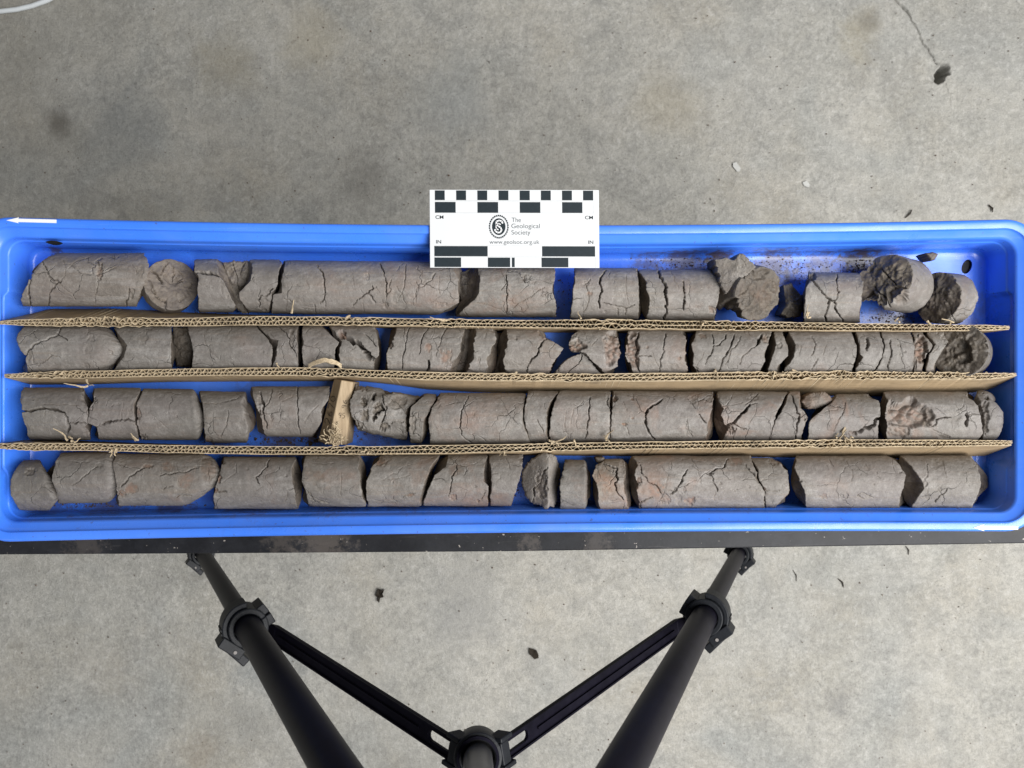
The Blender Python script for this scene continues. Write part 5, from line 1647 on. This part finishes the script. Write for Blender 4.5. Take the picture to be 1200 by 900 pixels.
core('core piece with a big faceted broken crater at left, third row', (1038, 489.5), (1150, 489.5), 0.0258,
     T(5, [(215, 55), (240, 110), (226, 200), (242, 290), (235, 400)]), T(5, [(800, 85), (840, 110), (880, 150), (905, 250), (912, 340), (880, 400)]),
     [K(5, 1.4, [(540, 295), (575, 290), (590, 250), (690, 235)]), K(5, .6, [(715, 140), (760, 190)]), K(5, 2.2, [(798, 205), (797, 295)]), K(5, .8, [(560, 320), (620, 350)]), K(5, .8, [(600, 360), (640, 372)]), K(5, .6, [(660, 180), (690, 220)]), K(5, .5, [(800, 220), (880, 215)])],
     [X(5, 375, 215, 150, 125, .0085, .42), X(5, 510, 230, 65, 70, .0045), X(5, 330, 340, 100, 50, .003, .3), X(5, 700, 240, 60, 70, .0009), X(5, 640, 370, 40, 20, .0014)], 1.08, 0.16, seed=66)
core('dark drum-shaped end piece of the third row', (1152, 488), (1181, 488), 0.0254,
     T(5, [(860, 85), (905, 150), (925, 250), (915, 330), (895, 400)]), T(5, [(1000, 95), (1045, 120), (1082, 190), (1088, 260), (1075, 330), (1050, 400)]), [K(5, .6, [(930, 130), (940, 330)])], [X(5, 928, 220, 28, 150, .003)], 0.78, 0.25, sh=(0.002, 0.014), seed=67)

# ---- fourth row
core('short rounded core stub at the far left of the fourth row', (10, 568.5), (63, 568), 0.0246,
     T(0, [(150, 535), (115, 565), (88, 610), (68, 670), (60, 720), (66, 775), (85, 825), (130, 890)]), T(0, [(300, 535), (320, 600), (337, 660), (352, 720), (372, 770), (397, 815), (400, 840), (365, 888)]), [K(0, .5, [(215, 660), (220, 760)])], [X(0, 210, 620, 45, 28, .0014)], 0.84, 0.12, sh=(0.002, 0.004), seed=71)
core('smooth core piece second from left in the fourth row', (65, 560), (132, 559), 0.0252,
     T(0, [(425, 480), (385, 540), (368, 600), (360, 660), (375, 730), (405, 830)]), T(0, [(812, 480), (800, 600), (800, 700), (803, 830)]), [K(0, .8, [(682, 575), (590, 650), (500, 712)])], [X(0, 405, 555, 14, 18, .001), X(0, 510, 745, 10, 12, .0006), X(0, 700, 570, 30, 20, .0008)], 0.9, 0.15, sh=(0.001, 0.010), seed=72)
core('rust-stained core piece with a rounded brown right end, fourth row', (137, 562), (250, 562), 0.0256,
     T(0, [(815, 490), (795, 560), (806, 650), (815, 740), (832, 860)]), T(1, [(322, 490), (334, 580), (322, 670), (292, 745), (240, 812), (150, 880)]),
     [K(0, 1.0, [(1015, 590), (960, 610), (900, 660), (850, 725)]), K(0, .9, [(1120, 645), (1200, 632), (1290, 620), (1395, 588)]), K(0, .8, [(1148, 748), (1180, 725), (1215, 720)]), K(1, .8, [(40, 802), (100, 780), (150, 785)]), K(1, .5, [(40, 550), (50, 690)]), K(0, .5, [(1130, 560), (1130, 630)])],
     [X(0, 930, 740, 50, 40, .0005, .6), X(0, 855, 770, 30, 30, .0005, .55), X(0, 1040, 575, 35, 18, .0014, .4), X(0, 1180, 580, 50, 40, .0004, .35), X(1, 100, 680, 80, 60, .0003, .3), X(0, 860, 555, 40, 30, .0006), X(1, 265, 600, 60, 100, .0012, .25)], 0.98, 0.4, sh=(0, 0.018), seed=73)
core('broad core piece with rusty chips on its left edge, fourth row', (252, 565.5), (350, 566), 0.0256,
     T(1, [(372, 540), (345, 600), (335, 650), (310, 720), (298, 790), (310, 890)]), T(1, [(882, 520), (852, 600), (858, 720), (895, 890)]),
     [K(1, 1.2, [(698, 530), (680, 580), (600, 650), (622, 700)]), K(1, 1.0, [(298, 745), (330, 760), (390, 760)]), K(1, .5, [(580, 750), (650, 715)]), K(1, .5, [(360, 690), (460, 620)]), K(1, .5, [(820, 760), (800, 830)])],
     [X(1, 338, 665, 22, 35, .0022, .7), X(1, 310, 752, 22, 22, .0022, .8), X(1, 540, 597, 12, 10, .0005), X(1, 810, 645, 10, 8, .001), X(1, 370, 550, 18, 14, .001)], 0.98, 0.18, seed=74)
core('core piece with a long pale scratch, fourth row', (355, 563), (427, 563), 0.0256,
     T(1, [(948, 505), (930, 600), (918, 690), (955, 790), (975, 880)]), T(2, [(130, 500), (120, 580), (135, 680), (150, 800), (180, 880)]), [K(1, .6, [(1195, 620), (1196, 785)]), (1.2, .0012, T(1, [(965, 765), (1030, 810), (1110, 842)])), K(1, .5, [(1000, 560), (1150, 555)])],
     [X(1, 1050, 740, 40, 22, .0005), X(1, 1040, 815, 70, 16, .0007), X(1, 1000, 650, 80, 60, .0002, .25)], 1.0, 0.32, seed=75)
core('faintly lined core piece with a ruddy upper left corner, fourth row', (431, 563), (513, 563), 0.0256,
     T(2, [(280, 500), (260, 530), (217, 570), (182, 660), (172, 750), (186, 880)]), T(2, [(692, 500), (642, 560), (582, 690), (552, 800), (555, 880)]), [K(2, .6, [(430, 585), (395, 630), (340, 640)]), K(2, .7, [(430, 800), (520, 770)]), K(2, .5, [(280, 680), (480, 640)]), K(2, .5, [(240, 570), (330, 540)])],
     [X(2, 275, 545, 45, 28, .0008, .5), X(2, 485, 785, 25, 14, .0008, .45), X(2, 300, 575, 12, 10, .0005)], 1.02, 0.3, seed=76)
core('core piece with a ruddy notch at its upper left, fourth row', (497, 562.5), (571, 563), 0.0256,
     T(2, [(748, 500), (732, 580), (652, 640), (602, 750), (565, 880)]), T(2, [(1025, 500), (1000, 580), (998, 680), (1030, 720), (1030, 880)]), [K(2, .9, [(810, 565), (812, 600), (775, 650), (770, 720), (752, 795)]), K(2, .7, [(1012, 760), (975, 812)]), K(2, .5, [(880, 760), (840, 820)]), K(2, .6, [(770, 820), (800, 790)])],
     [X(2, 785, 795, 26, 22, .0014, .6), X(2, 935, 720, 18, 12, .0012), X(2, 960, 822, 10, 10, .0014), X(2, 800, 600, 60, 50, .0002, .25)], 1.03, 0.25, seed=77)
core('plain core piece narrowing downward left of the tilted disc, fourth row', (574, 562), (612, 562), 0.0254,
     T(2, [(1035, 500), (1050, 620), (1052, 700), (1046, 880)]), T(3, [(80, 495), (72, 580), (42, 690), (0, 830), (-10, 880)]), [K(2, .5, [(1050, 630), (1110, 625)]), K(2, .5, [(1160, 520), (1190, 600)]), K(2, .5, [(1090, 690), (1120, 640)])], [X(3, 62, 540, 16, 40, .0006)], 1.03, 0.22, seed=78)
chunk('split grey core wedge with an upright ridge between two stubs, fourth row', T(3, [(165, 510), (215, 492), (275, 490), (325, 525), (338, 640), (318, 780), (300, 865), (235, 872), (150, 845), (95, 785), (66, 690), (72, 615), (108, 555)]), 0.8215, 0.8652, 79, tone=1.08, warm=0.25, amp=0.0007,
      cracks=[K(3, 1.2, [(252, 585), (215, 640), (180, 720), (150, 745), (146, 840)])], broken=.12, crown=.002, chips=[X(3, 205, 700, 42, 105, .0035, .05), X(3, 195, 820, 50, 55, .0018, .05)], ridge=(3 * 200 + 252 / 6.0, 0.52, 1.25))
core('smooth blue-grey core stub with a shadowed right side, fourth row', (655, 567.5), (688, 568), 0.0246,
     T(3, [(372, 550), (352, 640), (330, 720), (342, 880)]), T(3, [(527, 510), (536, 650), (532, 760), (530, 885)]), [], [X(3, 345, 640, 14, 30, .0008)], 0.86, 0.1, sh=(0, 0.004), seed=80)
core('orange-tinted core piece with a ragged outline, fourth row', (692, 567.5), (735, 568), 0.0252,
     T(3, [(650, 505), (640, 540), (590, 565), (560, 640), (592, 700), (602, 780), (615, 890)]), T(3, [(770, 510), (792, 560), (792, 660), (790, 740), (818, 890)]),
     [K(3, 1.4, [(640, 560), (690, 580), (740, 602), (745, 670), (725, 710), (742, 770), (782, 815)]), K(3, .6, [(600, 610), (610, 690)]), K(3, .5, [(660, 500), (640, 560)])], [X(3, 660, 700, 90, 150, .0003, .30), X(3, 775, 590, 20, 50, .0006)], 1.12, 0.6, seed=81, end_amp=0.001)
chunk('small ruddy core fragment above the orange-tinted piece', T(3, [(582, 515), (650, 512), (655, 555), (620, 562), (590, 548)]), 0.836, 0.8560, 82, (0, 0), 0.9, 0.8, 0.0008, 0.001, nphi=60, nrho=22)
core('long core piece with branching cracks and pink blotches, fourth row', (735, 564.5), (896, 564.5), 0.0258,
     T(3, [(845, 510), (885, 570), (862, 640), (888, 700), (882, 740), (890, 810), (902, 885)]), T(4, [(480, 510), (490, 550), (526, 620), (512, 660), (572, 760), (575, 885)]),
     [K(3, .9, [(900, 565), (908, 620), (960, 690), (1012, 712), (1050, 775)]), K(3, 1.2, [(1235, 600), (1200, 660), (1160, 740), (1110, 778)]), K(3, 1.0, [(905, 870), (912, 825), (990, 795)]), K(4, 1.0, [(318, 525), (295, 575), (240, 590), (172, 632)]), K(4, .9, [(205, 625), (215, 680), (242, 755)]), K(4, .6, [(60, 570), (125, 612)]), K(4, 1.0, [(440, 565), (470, 610), (515, 655)]), K(4, .7, [(362, 755), (388, 740)]), K(3, .5, [(1040, 570), (1100, 640), (1080, 700)]), K(4, .5, [(110, 620), (125, 700)]), K(4, .6, [(300, 570), (335, 610)]), K(4, .5, [(60, 520), (90, 570), (110, 600)]), K(4, .5, [(230, 760), (225, 820)])],
     [X(3, 890, 680, 24, 30, .002, .7), X(3, 870, 730, 16, 20, .002, .7), X(3, 1000, 740, 95, 65, .0004, .65), X(3, 1085, 800, 40, 45, .0012, .4), X(4, 50, 822, 40, 35, .0014, .55), X(4, 190, 628, 26, 14, .002), X(4, 265, 700, 14, 10, .001), X(4, 375, 545, 50, 30, .0003, .35), X(4, 465, 720, 14, 14, .0008), X(3, 1170, 800, 30, 40, .0008)], 1.06, 0.28, seed=83, end_amp=0.0009)
core('leaf-shaped core slice with one sideways crack, fourth row', (886, 565.5), (925, 565.5), 0.0246,
     T(4, [(470, 500), (532, 600), (532, 660), (572, 740), (586, 880)]), T(4, [(600, 505), (700, 560), (742, 605), (747, 680), (757, 770), (700, 820), (640, 880)]), [K(4, .7, [(560, 745), (680, 750)]), K(4, .6, [(700, 720), (745, 720)])], [X(4, 640, 545, 50, 25, .001), X(4, 560, 740, 30, 20, .0012, .6)], 1.08, 0.28, seed=84)
core('largest smooth core piece in the right half of the fourth row', (933, 564.5), (1061, 564.5), 0.0257,
     T(4, [(800, 505), (790, 590), (828, 690), (862, 760), (866, 885)]), T(5, [(240, 505), (320, 560), (372, 640), (352, 730), (330, 800), (322, 885)]),
     [K(5, .5, [(155, 610), (165, 640), (190, 660)]), K(5, .8, [(30, 790), (60, 765), (140, 800)]), K(5, .8, [(35, 785), (80, 810)]), K(4, .6, [(1150, 540), (1190, 600), (1185, 690)]), K(4, .5, [(1030, 530), (1060, 580)]), K(5, .5, [(85, 560), (110, 605)])], [X(5, 85, 790, 50, 22, .0008), X(5, 50, 632, 8, 8, .0008), X(5, 145, 705, 8, 8, .0008), X(5, 95, 590, 25, 25, .0004), X(4, 990, 790, 30, 20, .0006, .3), X(4, 825, 685, 20, 12, .002)], 1.08, 0.2, seed=85)
core('pointed-left core piece closing the right end of the fourth row', (1065, 564.5), (1152, 564.5), 0.0257,
     T(5, [(330, 505), (400, 570), (492, 690), (492, 740), (450, 800), (400, 885)]), T(5, [(845, 510), (885, 560), (905, 630), (915, 700), (902, 760), (838, 885)]),
     [K(5, 1.2, [(662, 735), (655, 750), (620, 780), (578, 835)]), K(5, .7, [(520, 560), (522, 650), (490, 705)]), K(5, .6, [(630, 555), (655, 660)]), K(5, .5, [(530, 570), (580, 600), (625, 590)]), K(5, .5, [(520, 740), (525, 800)])], [X(5, 500, 700, 28, 22, .001), X(5, 520, 790, 25, 30, .0008), X(5, 590, 560, 50, 35, .0006), X(5, 610, 745, 20, 18, .0005)], 1.08, 0.26, sh=(0, 0.003), seed=86)

# how far each broken end may bulge towards its neighbour: narrow gaps close up below, leaving them dark
def build_all():
    flat = []
    for a, k, rb in SPECS:
        if k.get('axis') is None:
            cy = (a[1][1] + a[2][1]) / 2
            row = 0 if cy < 380 else 1 if cy < 445 else 2 if cy < 525 else 3
            at = lambda poly, y: float(np.interp(y, [p[1] for p in sorted(poly, key=lambda q: q[1])], [p[0] for p in sorted(poly, key=lambda q: q[1])]))
            flat.append((row, at(a[4], cy), at(a[5], cy), a, k))
        else:
            build_core(*a, **k)
    for row, x0, x1, a, k in flat:
        gl = min([x0 - f[2] for f in flat if f[0] == row and f[2] <= x0 + 3] or [99]) * 0.00084
        gr = min([f[1] - x1 for f in flat if f[0] == row and f[1] >= x1 - 3] or [99]) * 0.00084
        b = []
        for i, g in enumerate((gl, gr)):
            b.append(0.0 if g > 0.0215 or k.get('blue', (0, 0))[i] else max(0.0, min(0.0092, g * 0.47 - 0.0003)))
        k['bulge'] = tuple(b)
        build_core(*a, **k)


build_all()
